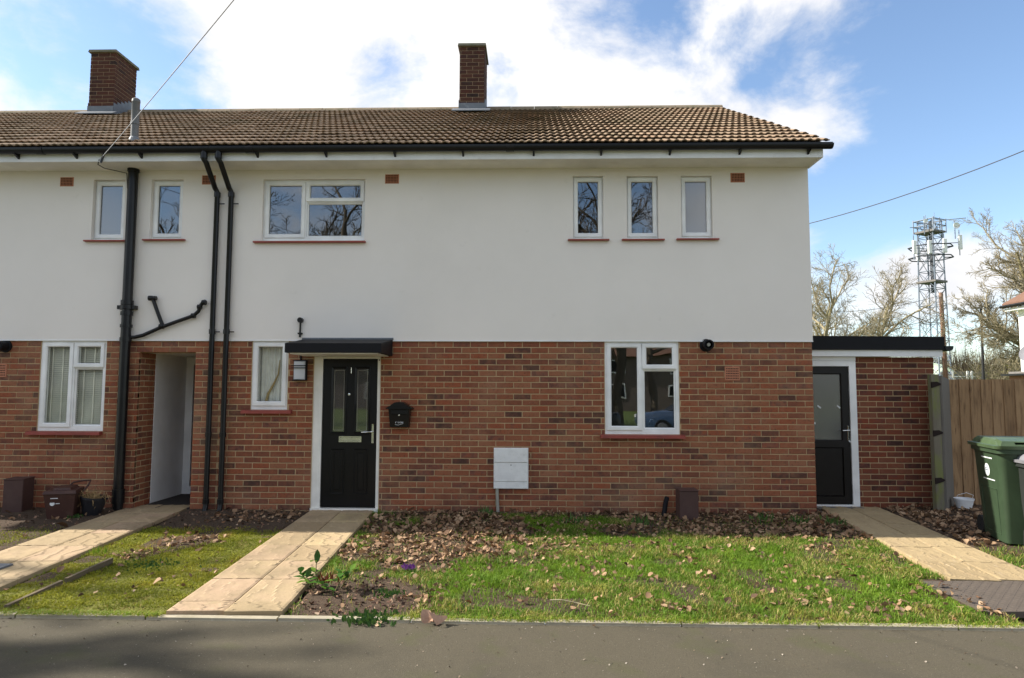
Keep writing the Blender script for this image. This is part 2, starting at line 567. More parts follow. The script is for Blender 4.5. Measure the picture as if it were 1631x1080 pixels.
def copy_thing(src, delta, label, group):
    """copy a thing and every part under it, moved by delta"""
    def rec(o, parent):
        c = o.copy()
        COL.objects.link(c)
        if parent is not None:
            c.parent = parent
        for k in o.children:
            rec(k, c)
        return c
    c = rec(src, None)
    c.location = Vector(src.location) + Vector(delta)
    c['label'] = label
    c['group'] = group
    return c


def big_mesh(name, verts, faces, material, tint=None, parent=None, extra=None, smooth=False):
    """numpy arrays; faces (n, k)"""
    me = bpy.data.meshes.new(name)
    k = faces.shape[1]
    me.vertices.add(len(verts))
    me.vertices.foreach_set('co', verts.astype(np.float32).ravel())
    me.loops.add(faces.size)
    me.loops.foreach_set('vertex_index', faces.astype(np.int32).ravel())
    me.polygons.add(len(faces))
    me.polygons.foreach_set('loop_start', np.arange(0, faces.size, k, dtype=np.int32))
    me.update(calc_edges=True)
    for nm, arr in (('tint', tint),) + tuple((extra or {}).items()):
        if arr is not None:
            a = me.attributes.new(nm, 'FLOAT', 'POINT')
            a.data.foreach_set('value', arr.astype(np.float32))
    me.materials.append(MATS[material])
    if smooth:
        me.shade_smooth()
    return link(name, me, parent)


_nr = np.random.RandomState(5)
_tab = _nr.rand(64, 64)


def vnoise(x, y, s, off=0.0):
    x = np.asarray(x) * s + off + 100
    y = np.asarray(y) * s + off * 1.7 + 100
    xi, yi = np.floor(x).astype(int), np.floor(y).astype(int)
    fx, fy = x - xi, y - yi
    fx, fy = fx * fx * (3 - 2 * fx), fy * fy * (3 - 2 * fy)
    g = lambda i, j: _tab[i % 64, j % 64]
    return (g(xi, yi) * (1 - fx) + g(xi + 1, yi) * fx) * (1 - fy) + (g(xi, yi + 1) * (1 - fx) + g(xi + 1, yi + 1) * fx) * fy


def sstep(a, b, x):
    t = np.clip((np.asarray(x) - a) / (b - a), 0, 1)
    return t * t * (3 - 2 * t)


# ------------------------------------------------------------------ ground, pavement, paths
def sheet(name, x0, x1, y0, y1, z, material, label):
    return struct(part(name, MB().add([(x0, y0, z), (x1, y0, z), (x1, y1, z), (x0, y1, z)], [(0, 1, 2, 3)]), material), label)


KY = -4.03                                                  # where garden meets edging
g = MB()
for (x0, x1, y0, y1) in ((-600, 600, -700, -13.0), (-600, 600, 9.0, 900), (-600, -14, KY, 9), (9.0, 600, KY, 9), (-14, 9, 0.9, 9)):
    g.add([(x0, y0, -.09), (x1, y0, -.09), (x1, y1, -.09), (x0, y1, -.09)], [(0, 1, 2, 3)])
struct(part('ground', g, 'ground'), 'open grassed ground around the houses')
sheet('pavement', -60, 60, -6.6, KY - .055, -.022, 'tarmac', 'grey brown tarmac footway in front of the gardens')
sheet('road', -600, 600, -13.0, -6.75, -.14, 'road', 'dark asphalt road')
part_k = MB()
for i in range(40):
    part_k.box(-20 + i, -19.01 + i, -6.75, -6.6, -.2, -.02)
struct(part('kerb', part_k, 'edging'), 'concrete kerb between footway and road')

# concrete edging strip, stone by stone
edge = struct(part('garden_edging', MB().box(-9, 9, KY - .05, KY, -.12, -.035), 'slab_bed'), 'low concrete edging strip between gardens and pavement')
x = -6.3
while x < 6.2:
    dz = rnd.uniform(-.004, .004)
    m = MB().hexa([(x + .004, KY - .055, -.1), (x + .908, KY - .055, -.1), (x + .908, KY + .002, -.1), (x + .004, KY + .002, -.1),
                   (x + .006, KY - .050, -.002 + dz), (x + .906, KY - .050, -.002 + dz + rnd.uniform(-.004, .004)), (x + .906, KY - .003, .002 + dz), (x + .006, KY - .003, .002 + dz)])
    part('edging_stone', m, 'edging', edge)
    x += .914

# the three garden paths:  x of the centre line = cx + k * y
PATHS = {'centre': (-2.415, -.0720, .405, -.02), 'left': (-4.86, -.098, .405, -.02), 'right': (4.18, .112, .40, .6)}


def path_dist(xx, yy, key):
    cx, k, hw, _ = PATHS[key]
    return np.abs(np.asarray(xx) - (cx + k * np.asarray(yy))) - hw


def slab_mesh(sx, sy, seed, material):
    nx, ny = 22, 30
    r = np.random.RandomState(seed)
    gx, gy = np.meshgrid(np.linspace(0, 1, nx + 1), np.linspace(0, 1, ny + 1))
    ox = seed * 3.3
    w = gx * 1.7 + gy * .7 + .8 * vnoise(gx + ox, gy + ox, 2.6) + .35 * vnoise(gx + ox, gy, 7)
    hgt = .0065 * ((w * 1.25) % 1.0) ** 3.5 + .0012 * vnoise(gx + ox, gy + ox, 14)
    edge_ = np.minimum(np.minimum(gx, 1 - gx) * sx, np.minimum(gy, 1 - gy) * sy)
    hgt = hgt * np.clip(edge_ / .016, .3, 1) - .004 * (edge_ < .001)
    z = .030 + hgt - .004
    V = np.stack([(gx - .5) * sx, (gy - .5) * sy, z], -1).reshape(-1, 3)
    idx = np.arange((nx + 1) * (ny + 1)).reshape(ny + 1, nx + 1)
    F = np.stack([idx[:-1, :-1], idx[:-1, 1:], idx[1:, 1:], idx[1:, :-1]], -1).reshape(-1, 4)
    b = np.array([[-sx / 2, -sy / 2, -.02], [sx / 2, -sy / 2, -.02], [sx / 2, sy / 2, -.02], [-sx / 2, sy / 2, -.02]])
    n0 = len(V)
    V = np.vstack([V, b])
    fs = [tuple(f) for f in F]
    fs += [tuple(idx[0, ::-1]) + (n0, n0 + 1), tuple(idx[-1, :]) + (n0 + 2, n0 + 3), tuple(idx[:, 0]) + (n0 + 3, n0), tuple(idx[::-1, -1]) + (n0 + 1, n0 + 2)]
    me = bpy.data.meshes.new('paving_slab')
    me.from_pydata(V.tolist(), [], fs)
    me.materials.append(MATS[material])
    return me


def build_path(key, name, y0, y1, label, material, rows0):
    cx, k, hw, _ = PATHS[key]
    bed = MB().add([(cx + k * y0 - hw, y0, -.012), (cx + k * y0 + hw, y0, -.012), (cx + k * y1 + hw, y1, -.012), (cx + k * y1 - hw, y1, -.012)], [(0, 1, 2, 3)])
    p = struct(part(name, bed, 'slab_bed'), label)
    L_ = .6
    full = [slab_mesh(hw - .008, L_ - .011, 3 + i, material) for i in range(3)]
    yy = rows0
    ang = math.atan(-k)
    while yy > y0 + .02:
        ln = min(L_, yy - y0)
        for side in (-1, 1):
            c = yy - ln / 2
            me = full[rnd.randrange(3)] if ln > L_ - .01 else slab_mesh(hw - .008, ln - .011, rnd.randrange(20), material)
            o = link('paving_slab', me, p, (cx + k * c + side * hw / 2, c, rnd.uniform(-.002, .002)))
            o.rotation_euler = (rnd.uniform(-.003, .003), rnd.uniform(-.004, .004), ang + rnd.uniform(-.004, .004) + (math.pi if rnd.random() < .4 and ln > L_ - .01 else 0))
        yy -= ln
    return p


build_path('centre', 'centre_path', KY + .005, -.02, 'buff riven slab path up to the black front door', 'slab', -.02 + .415)
build_path('left', 'left_path', KY + .005, -.02, 'buff riven slab path up to the open porch of the left house', 'slab', -.02 + .3)
build_path('right', 'right_path', -3.02, .60, 'buff timber-grain slab path up to the side door', 'slab_timber', .60)

# garden soil as one uneven sheet
GX = np.arange(-9, 9.01, .05)
GY = np.concatenate([np.arange(KY, .92, .05)])


def ground_z(xx, yy):
    xx, yy = np.asarray(xx, float), np.asarray(yy, float)
    z = .028 * (vnoise(xx, yy, 1.3) - .5) + .016 * (vnoise(xx, yy, 5, 3.3) - .5) + .008 * (vnoise(xx, yy, 13, 7.1) - .5)
    z = z + .02 * sstep(-.8, 0, yy)
    for key in PATHS:
        z = z - .05 * (1 - sstep(0.0, .035, path_dist(xx, yy, key)))
    e = sstep(KY, KY + .25, yy)
    return z * (.3 + .7 * e) - .012 * (1 - e)


def soil_patch(xx, yy):      # shrub bed by the centre path
    d = np.hypot((np.asarray(xx) + 1.30) / .62, (np.asarray(yy) + 3.58) / .62)
    return 1 - sstep(.72, 1.12, d + .5 * (vnoise(xx, yy, 4, 2.0) - .5))


def leaf_zone(xx, yy):       # dense drifts of fallen leaves
    xx, yy = np.asarray(xx, float), np.asarray(yy, float)
    n = vnoise(xx, yy, 2.2, 5.0) - .5
    n2 = vnoise(xx, yy, 6, 8.0) - .5
    a = (1 - sstep(.7, 1.1, np.hypot((xx + 1.05) / 1.0, (yy + 1.25) / 1.75) + .5 * n + .8 * n2))
    b = sstep(.35, 1.0, xx + 1.2 * n) * (1 - sstep(3.75, 3.95, xx)) * sstep(-1.45, -1.05, yy + .35 * n2 + .10 * xx - .15)
    b0 = sstep(-.35, .2, xx) * (1 - sstep(1.0, 1.6, xx)) * sstep(-.42, -.25, yy + .2 * n2) * .8
    c = sstep(4.2, 4.6, xx) * sstep(-1.9, -1.2, yy + .5 * n2)
    e = sstep(-4.0, -3.8, xx) * (1 - sstep(-2.9, -2.7, xx)) * sstep(-1.0, -.6, yy + .4 * n2) * .45
    f = (1 - sstep(.5, 1.1, np.hypot((xx + 3.55) / .42, (yy + 1.75) / .34) + .6 * n2)) * .75
    h = (1 - sstep(.5, 1.1, np.hypot((xx + 3.72) / .2, (yy + 2.3) / .3) + .6 * n2)) * .7
    return np.clip(np.maximum.reduce([a, b, b0, c, e, f, h]), 0, 1)


def lawn_mask(xx, yy):       # the green lawn right of the centre path
    xx, yy = np.asarray(xx, float), np.asarray(yy, float)
    m = (path_dist(xx, yy, 'centre') > .01) & (xx > -2.4) & (path_dist(xx, yy, 'right') > .0) & ~((xx > 3.16) & (yy < -2.95) & (yy > -3.84))
    m = m.astype(float)
    lz = leaf_zone(xx, yy)
    m = m * (1 - .93 * sstep(.25, .8, lz)) * (1 - .97 * soil_patch(xx, yy))
    m = m * (1 - sstep(-.28, -.1, yy))
    bare = sstep(.66, .8, vnoise(xx, yy, 3.2, 1.1)) * .75
    m = m * (1 - bare) * np.where(xx > 4.3, .55 * (1 - sstep(-2.2, -1.6, yy)), 1)
    return m


def moss_mask(xx, yy):       # the mossy plot between the two left paths
    xx, yy = np.asarray(xx, float), np.asarray(yy, float)
    m = ((path_dist(xx, yy, 'left') > .01) & (path_dist(xx, yy, 'centre') > .01) & (xx < -2.0)).astype(float)
    m = m * (1 - sstep(-1.35, -.95, yy + .3 * (vnoise(xx, yy, 4) - .5)))
    m = m * np.where(xx < -5.0, .6 * (1 - sstep(-2.2, -.9, yy)), 1)
    lz = leaf_zone(xx, yy)
    bare = sstep(.60, .78, vnoise(xx, yy, 3.0, 4.4)) * .85
    return m * (1 - .8 * lz) * (1 - bare)


gx, gy = np.meshgrid(GX, GY)
V = np.stack([gx, gy, ground_z(gx, gy)], -1).reshape(-1, 3)
idx = np.arange(gx.size).reshape(gx.shape)
F = np.stack([idx[:-1, :-1], idx[:-1, 1:], idx[1:, 1:], idx[1:, :-1]], -1).reshape(-1, 4)
moss_attr = np.clip(np.maximum(lawn_mask(gx, gy) * .62, moss_mask(gx, gy) * .95), 0, 1).ravel()
struct(big_mesh('garden_soil', V, F, 'garden_soil', extra={'moss': moss_attr}, smooth=True), 'uneven dark soil of the front gardens')

# ------------------------------------------------------------------ walls
BR_L, BR_H, JT = .2135, .0635, .0115
_BM = {}


def brick_variant(i, material):
    k = (i, material)
    if k not in _BM:
        r = random.Random(40 + i)
        j = lambda a: r.uniform(-a, a)
        m = MB().cham(0, 1, -.0045 + j(.0015), .04, 0, BR_H, .003, tint=0)
        # uneven arrises; x runs 0..1 and is scaled to the length of each brick
        m.v = [(p[0] + (j(.006) if n > 7 else 0), p[1] + (j(.0012) if n > 7 else 0), p[2] + (j(.0015) if n > 7 else 0)) for n, p in enumerate(m.v)]
        _BM[k] = m.mesh('brick', material)
    return _BM[k]


def cut(a, b, holes):
    segs = [(a, b)]
    for h0, h1 in holes:
        nx = []
        for s0, s1 in segs:
            if h1 <= s0 or h0 >= s1:
                nx.append((s0, s1))
                continue
            if h0 > s0:
                nx.append((s0, h0))
            if h1 < s1:
                nx.append((h1, s1))
        segs = nx
    return segs


def brick_list(x0, x1, z0, z1, openings, shift=0.0, align=False):
    if align:
        shift = x1 - BR_L - x0
    out = []
    row = 0
    zt = z1 - JT
    while zt - BR_H > z0 - .001:
        zb = zt - BR_H
        off = (0 if row % 2 else .1125) + shift
        xs = x0 - (.225 - off % .225)
        holes = [(o[0] - JT * .6 * (o[3] > 2.1 or o[2] < -.1 and o[0] > -4), o[1] + JT * .6 * (o[0] > -4 or o[3] > 2.1)) for o in openings if o[2] < zt - .012 and o[3] > zb + .012]
        while xs < x1:
            a, b = max(xs, x0), min(xs + BR_L, x1)
            if b - a > .014:
                for s0, s1 in cut(a, b, holes):
                    if s1 - s0 > .014:
                        out.append((s0, s1, zb))
            xs += .225
        zt -= .075
        row += 1
    return out


def lay(bricks, to_world, parent, material, limit):
    """the bricks that show largest become objects, the rest one mesh"""
    def size(b):
        p = to_world @ Vector(((b[0] + b[1]) / 2, 0, b[2]))
        d = (p - Vector((0, -CAMD, CAMH))).dot(CF)
        seen = (p - Vector((0, -CAMD, CAMH))).dot(CR) / d
        return ((b[1] - b[0]) / d / d) if abs(seen) < .76 else 0
    order = sorted(bricks, key=size, reverse=True)
    rot = to_world.to_euler()
    for b in order[:limit]:
        me = brick_variant(rnd.randrange(7), material)
        o = link('brick', me, parent, to_world @ Vector((b[0], rnd.uniform(-.0015, .0015), b[2] + rnd.uniform(-.001, .001))))
        o.rotation_euler = rot
        o.scale = (b[1] - b[0], 1, 1)
    rest = order[limit:]
    if rest:
        m = MB()
        for b in rest:
            dy = rnd.uniform(-.002, .002)
            m.cham(b[0], b[1], -.0045 + dy, .04, b[2], b[2] + BR_H, .0035)
        m.move(to_world)
        part('brickwork', m, material, parent, stuff=True)


def wall_boxes(m, x0, x1, z0, z1, openings, y0, y1):
    zs = sorted({z0, z1, *[min(max(v, z0), z1) for o in openings for v in o[2:4]]})
    for a, b in zip(zs, zs[1:]):
        if b - a < 1e-4:
            continue
        hs = [(o[0], o[1]) for o in openings if o[2] < (a + b) / 2 < o[3]]
        for s0, s1 in cut(x0, x1, hs):
            m.box(s0, s1, y0, y1, a, b)
    return m


ZJ = 2.195          # foot of the rendered storey
ZS = 4.474          # soffit
XB = -4.065         # party line between the two houses
XR = 3.592          # right corner of the house
XL = -12.0
BASE = -.06

house = thing('terraced_house', (-.2, 0, 0), 'end of terrace house with white rendered upper storey over red brick and black front door', 'house')
lhouse = thing('terraced_house', (-6.5, 0, 0), 'neighbouring terrace house on the left with open white porch passage and blinds in its window', 'house')

# openings  (x0, x1, z0, z1)
O_DOOR = (-2.832, -1.957, -.2, 2.035)
O_SMALL = (-3.648, -3.172, 1.30, ZJ)
O_KIT = (.947, 1.895, 1.008, ZJ)
U_WIDE = (-3.568, -2.20, 3.52, 4.35)
U_A = (.545, .940, 3.535, 4.372)
U_B = (1.247, 1.655, 3.535, 4.368)
U_C = (1.952, 2.355, 3.54, 4.368)
L_WIN = (-6.470, -5.592, 1.012, ZJ)
L_UA = (-5.866, -5.432, 3.54, 4.358)
L_UB = (-5.075, -4.645, 3.55, 4.356)
O_PORCH = (-5.150, -4.398, -.2, 2.045)

# brick walls: mortar body, then bricks
bw = part('brick_wall', wall_boxes(MB(), XB + .001, XR - .004, BASE, ZJ, [O_DOOR, O_SMALL, O_KIT], .001, .24), 'mortar', house)
lay(brick_list(XB + .003, XR, BASE, ZJ, [O_DOOR, O_SMALL, O_KIT], align=True), Matrix.Identity(4), bw, 'brick', 300)
sidew = MB().box(XR - .24, XR - .004, .245, 8.3, BASE, ZJ)
part('side_wall', sidew, 'brick', house)
lw = part('brick_wall', wall_boxes(MB(), XL, XB - .001, BASE, ZJ, [L_WIN, O_PORCH], .001, .24), 'mortar', lhouse)
lay(brick_list(XL, XB - .003, BASE, ZJ, [L_WIN, O_PORCH], .06), Matrix.Identity(4), lw, 'brick', 300)

# rendered upper storey
rw = part('rendered_wall', wall_boxes(MB(), XB + .0005, XR + .006, ZJ, ZS + .03, [U_WIDE, U_A, U_B, U_C], -.022, .24), 'render', house)
part('side_render', MB().box(XR - .236, XR + .006, .245, 8.3, ZJ + .002, 4.9), 'render', house)
part('drip_bead', MB().box(XB + .002, XR + .008, -.028, -.0225, ZJ - .004, ZJ + .012), 'fascia_white', house)
lrw = part('rendered_wall', wall_boxes(MB(), XL, XB - .0005, ZJ, ZS + .03, [L_UA, L_UB], -.022, .24), 'render', lhouse)
part('drip_bead', MB().box(XL, XB - .002, -.028, -.0225, ZJ - .004, ZJ + .012), 'fascia_white', lhouse)

# ---- roof
EY, EZ = -.56, 4.603
RY, RZ = 4.05, 6.985
SLOPE = math.atan2(RZ - EZ, RY - EY)
SL = math.hypot(RZ - EZ, RY - EY)
TW, NC = .2865, 15
GA = SL / NC


def tile_h(u):
    t = (u / (TW / 3)) % 1.0
    return .016 * max(0.0, math.sin(math.pi * min(1, max(0, (t - .12) / .70)))) ** .75 if .12 < t < .82 else 0.0


def tile_verts():
    us = []
    for r_ in range(3):
        us += [(r_ + q) * TW / 3 for q in (0, .12, .22, .34, .47, .60, .72, .82)]
    us.append(TW)
    ln = GA + .06
    vs, fs = [], []
    for u in us:
        h = tile_h(u + 1e-6) if u < TW else 0
        vs += [(u, 0, .038 + h), (u, ln, .002 + h * .9), (u, 0.001, .026 + h * .9), (u, 0.09, .004 + h * .5)]
    for i in range(len(us) - 1):
        a, b = i * 4, i * 4 + 4
        fs += [(a, b, b + 1, a + 1), (a, a + 2, b + 2, b), (a + 2, a + 3, b + 3, b + 2)]
    fs += [(0, 1, 3, 2), ((len(us) - 1) * 4, (len(us) - 1) * 4 + 2, (len(us) - 1) * 4 + 3, (len(us) - 1) * 4 + 1)]
    return vs, fs


TV, TF = tile_verts()
RMAT = Matrix.Rotation(SLOPE, 4, 'X')
tile_me = MB().add(TV, TF, 0).mesh('roof_tile', 'roof_tile')


def build_roof(h, x0, x1, from_right):
    und = MB()
    und.hexa([(x0, EY + .05, EZ - .035), (x1, EY + .05, EZ - .035), (x1, RY, RZ - .06), (x0, RY, RZ - .06),
              (x0, EY + .05, EZ - .012), (x1, EY + .05, EZ - .012), (x1, RY, RZ - .022), (x0, RY, RZ - .022)])
    und.hexa([(x0, RY + .002, RZ - .06), (x1, RY + .002, RZ - .06), (x1, 8.7, EZ - .035), (x0, 8.7, EZ - .035),
              (x0, RY + .002, RZ - .022), (x1, RY + .002, RZ - .022), (x1, 8.7, EZ + .03), (x0, 8.7, EZ + .03)])
    roof = part('roof', und, 'roof_under', h)
    tiles = []
    n = int(math.ceil((x1 - x0) / TW))
    for c in range(NC):
        for k in range(n):
            xx = (x1 - (k + 1) * TW) if from_right else (x1 - (k + 1) * TW)
            if xx < x0 - TW * .9:
                continue
            v = c * GA
            p = Vector((xx, EY, EZ)) + RMAT @ Vector((0, v, 0))
            tiles.append(p)
    camp = Vector((0, -CAMD, CAMH))

    def size(p):
        q = p - camp
        d = q.dot(CF)
        s = abs((p + Vector((TW / 2, 0, 0)) - camp).dot(CR) / d)
        return 1 / d / d if s < .75 else 0
    tiles.sort(key=size, reverse=True)
    for p in tiles[:300]:
        o = link('roof_tile', tile_me, roof, p + Vector((rnd.uniform(-.002, .002), 0, rnd.uniform(-.002, .003))))
        o.rotation_euler = (SLOPE + rnd.uniform(-.006, .006), rnd.uniform(-.006, .006), rnd.uniform(-.004, .004))
    m = MB()
    for p in tiles[300:]:
        M4 = Matrix.Translation(p + Vector((0, 0, rnd.uniform(-.002, .003)))) @ Matrix.Rotation(SLOPE + rnd.uniform(-.006, .006), 4, 'X')
        m.add([M4 @ Vector(q) for q in TV], TF)
    if tiles[300:]:
        part('roof_tiling', m, 'roof_tile', roof, stuff=True)
    # half round ridge tiles
    xx = x1
    while xx > x0:
        a = max(x0, xx - .45)
        prof = [(RY + .13 * math.cos(t), RZ - .055 + .125 * math.sin(t) + rnd.uniform(-.002, .002)) for t in [math.pi * i / 8 for i in range(9)]]
        part('ridge_tile', MB().prism(prof, a + .003, xx - .003, 'x'), 'ridge', roof)
        xx -= .45
    return roof


roof = build_roof(house, XB + .001, XR + .06, True)
lroof = build_roof(lhouse, XL, XB - .001, True)
# verge mortar and gable triangle of the end house
part('verge', MB().hexa([(XR + .01, EY + .06, EZ - .05), (XR + .052, EY + .06, EZ - .05), (XR + .052, RY, RZ - .07), (XR + .01, RY, RZ - .07),
                         (XR + .01, EY + .06, EZ + .012), (XR + .052, EY + .06, EZ + .012), (XR + .052, RY, RZ + .0), (XR + .01, RY, RZ + .0)]), 'mortar_dark', roof)
part('gable', MB().prism([(0.25, 4.9), (8.2, 4.9), (RY, RZ - .1)], XR - .236, XR + .004, 'x'), 'render', house)

# fascia, soffit, gutter
for h, x0, x1 in ((house, XB + .001, XR + .03), (lhouse, XL, XB - .001)):
    part('fascia', MB().box(x0, x1, -.44, -.418, ZS - .012, 4.615), 'fascia_white', h)
    part('soffit', MB().box(x0, x1 - (.012 if h is house else 0), -.417, -.0225, ZS, ZS + .016), 'soffit', h)
    if h is house:
        part('box_end', MB().prism([(-.417, ZS - .012), (.0, ZS - .012), (.25, ZS + .1), (.25, 4.95), (-.417, 4.615)], x1 - .012, x1, 'x'), 'fascia_white', h)
    gz, gy_, gr = 4.594, -.502, .050
    prof = [(gy_ - gr, gz + .022)] + [(gy_ + gr * math.cos(t), gz + gr * math.sin(t)) for t in [math.pi + math.pi * i / 10 for i in range(11)]] + [(gy_ + gr, gz + .022)]
    prof += [(gy_ + (gr - .006), gz + .022)] + [(gy_ + (gr - .006) * math.cos(t), gz + (gr - .006) * math.sin(t)) for t in [2 * math.pi - math.pi * i / 10 for i in range(11)]] + [(gy_ - gr + .006, gz + .022)]
    gx1 = x1 + (.075 if h is house else 0)
    gut = part('gutter', MB().prism(prof, x0, gx1, 'x'), 'gutter_black', h, smooth=True)
    if h is house:
        part('stop_end', MB().prism([(gy_ + gr * 1.12 * math.cos(t), gz + .01 + gr * 1.15 * math.sin(t)) for t in [math.pi + math.pi * i / 12 for i in range(13)]], gx1, gx1 + .012, 'x'), 'gutter_black', gut)
    for px in (25, 118, 222, 408, 518, 628, 737, 850, 958, 1068, 1180, 1290):
        bx = W(px, 248, -.5)[0]
        if x0 < bx < x1:
            b = MB().prism([(gy_ - .03, gz - .055), (-.441, gz - .098), (-.441, gz - .02), (gy_ + .03, gz - .03)], bx - .012, bx + .012, 'x')
            part('gutter_bracket', b, 'gutter_black', gut)
    # clips where two gutter lengths join
    for px in (812, 395, 60):
        bx = W(px, 240, -.55)[0]
        if x0 < bx < x1:
            pr = [(gy_ + (gr + .007) * math.cos(t), gz + (gr + .007) * math.sin(t)) for t in [math.pi + math.pi * i / 10 for i in range(11)]]
            part('gutter_joint', MB().prism(pr + [(gy_ + gr, gz + .03), (gy_ - gr, gz + .03)], bx - .05, bx + .05, 'x'), 'gutter_black', gut)

# chimneys


def build_chimney(h, x0, w, y0, dep, ztop):
    zb = EZ + (y0 - EY) * math.tan(SLOPE) - .1
    core = MB().box(x0 + .006, x0 + w - .006, y0 + .006, y0 + dep - .006, zb, ztop)
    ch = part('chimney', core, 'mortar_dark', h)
    fr = brick_list(0, w, zb + .12, ztop, [], align=True)
    m = MB()
    for b in fr:
        m.cham(x0 + b[0], x0 + b[1], y0 - .002, y0 + .05, b[2], b[2] + BR_H, .003)
    for face in (-1, 1):
        sd = MB()
        for b in brick_list(.052, dep, zb + .12, ztop, [], .07):
            sd.cham(b[0], b[1], -.002 + rnd.uniform(-.002, .001), .04, b[2], b[2] + BR_H, .003)
        if face > 0:
            T = Matrix.Translation((x0 + w, y0, 0)) @ Matrix.Rotation(math.pi / 2, 4, 'Z')
        else:
            T = Matrix.Translation((x0, y0 + dep + .05, 0)) @ Matrix.Rotation(-math.pi / 2, 4, 'Z')
        sd.move(T)
        m.add(sd.v, sd.f)
        m.t[-len(sd.v):] = sd.t
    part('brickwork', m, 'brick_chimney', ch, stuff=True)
    part('chimney_cap', MB().hexa([(x0 - .035, y0 - .04, ztop), (x0 + w + .035, y0 - .04, ztop), (x0 + w + .035, y0 + dep + .04, ztop), (x0 - .035, y0 + dep + .04, ztop),
                                   (x0 - .025, y0 - .03, ztop + .05), (x0 + w + .025, y0 - .03, ztop + .05), (x0 + w + .025, y0 + dep + .03, ztop + .055), (x0 - .025, y0 + dep + .03, ztop + .055)]), 'chimney_cap', ch)
    fl = MB()
    zf = zb + .1
    tn = math.tan(SLOPE)
    fl.box(x0 - .012, x0 + w + .012, y0 - .016, y0 - .0065, zf + .02, zf + .20)
    fl.hexa([(x0 - .12, y0 - .20, zf - .2 * tn + .075), (x0 + w + .12, y0 - .20, zf - .2 * tn + .075), (x0 + w + .12, y0 - .017, zf + .075), (x0 - .12, y0 - .017, zf + .075),
             (x0 - .12, y0 - .20, zf - .2 * tn + .095), (x0 + w + .12, y0 - .20, zf - .2 * tn + .095), (x0 + w + .12, y0 - .017, zf + .095), (x0 - .12, y0 - .017, zf + .095)])
    for s_, xx in ((1, x0 + w), (-1, x0)):
        n = 5
        for i in range(n):
            ya, yb = y0 + (dep * .8) * i / n, y0 + (dep * .8) * (i + 1) / n
            za = zf + (ya - y0) * tn
            fl.box(*sorted((xx + s_ * .0075, xx + s_ * .014)), ya, yb + .002, za, min(za + .27, ztop))
    part('flashing', fl, 'lead', ch)
    return ch


cx0, cz1 = W(731, 78, 3.5)
cx1 = W(772.5, 180, 3.5)[0]
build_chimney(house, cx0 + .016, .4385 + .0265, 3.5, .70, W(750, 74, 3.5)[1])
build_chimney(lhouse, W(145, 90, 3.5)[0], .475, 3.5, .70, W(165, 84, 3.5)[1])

# ---- windows


def ring(m, x0, x1, z0, z1, w, y0, y1, wb=None):
    wb = w if wb is None else wb
    m.box(x0, x0 + w, y0, y1, z0, z1)
    m.box(x1 - w, x1, y0, y1, z0, z1)
    m.box(x0 + w, x1 - w, y0, y1, z1 - w, z1)
    m.box(x0 + w, x1 - w, y0, y1, z0, z0 + wb)


def bevel_ring(m, x0, x1, z0, z1, w, y0, y1, bev=.012):
    """sash frame with a sloped glazing bead on its inner edge (mitred)"""
    def loop(d, y):
        return [(x0 + d, y, z0 + d), (x1 - d, y, z0 + d), (x1 - d, y, z1 - d), (x0 + d, y, z1 - d)]
    L_ = [loop(0, y1), loop(0, y0 + .004), loop(.004, y0), loop(w - bev, y0), loop(w, y0 + bev), loop(w, y1)]
    vs = [p for l in L_ for p in l]
    fs = []
    for i in range(len(L_) - 1):
        for k in range(4):
            k2 = (k + 1) % 4
            fs.append((i * 4 + k, i * 4 + k2, i * 4 + 4 + k2, i * 4 + 4 + k))
    m.add(vs, fs)


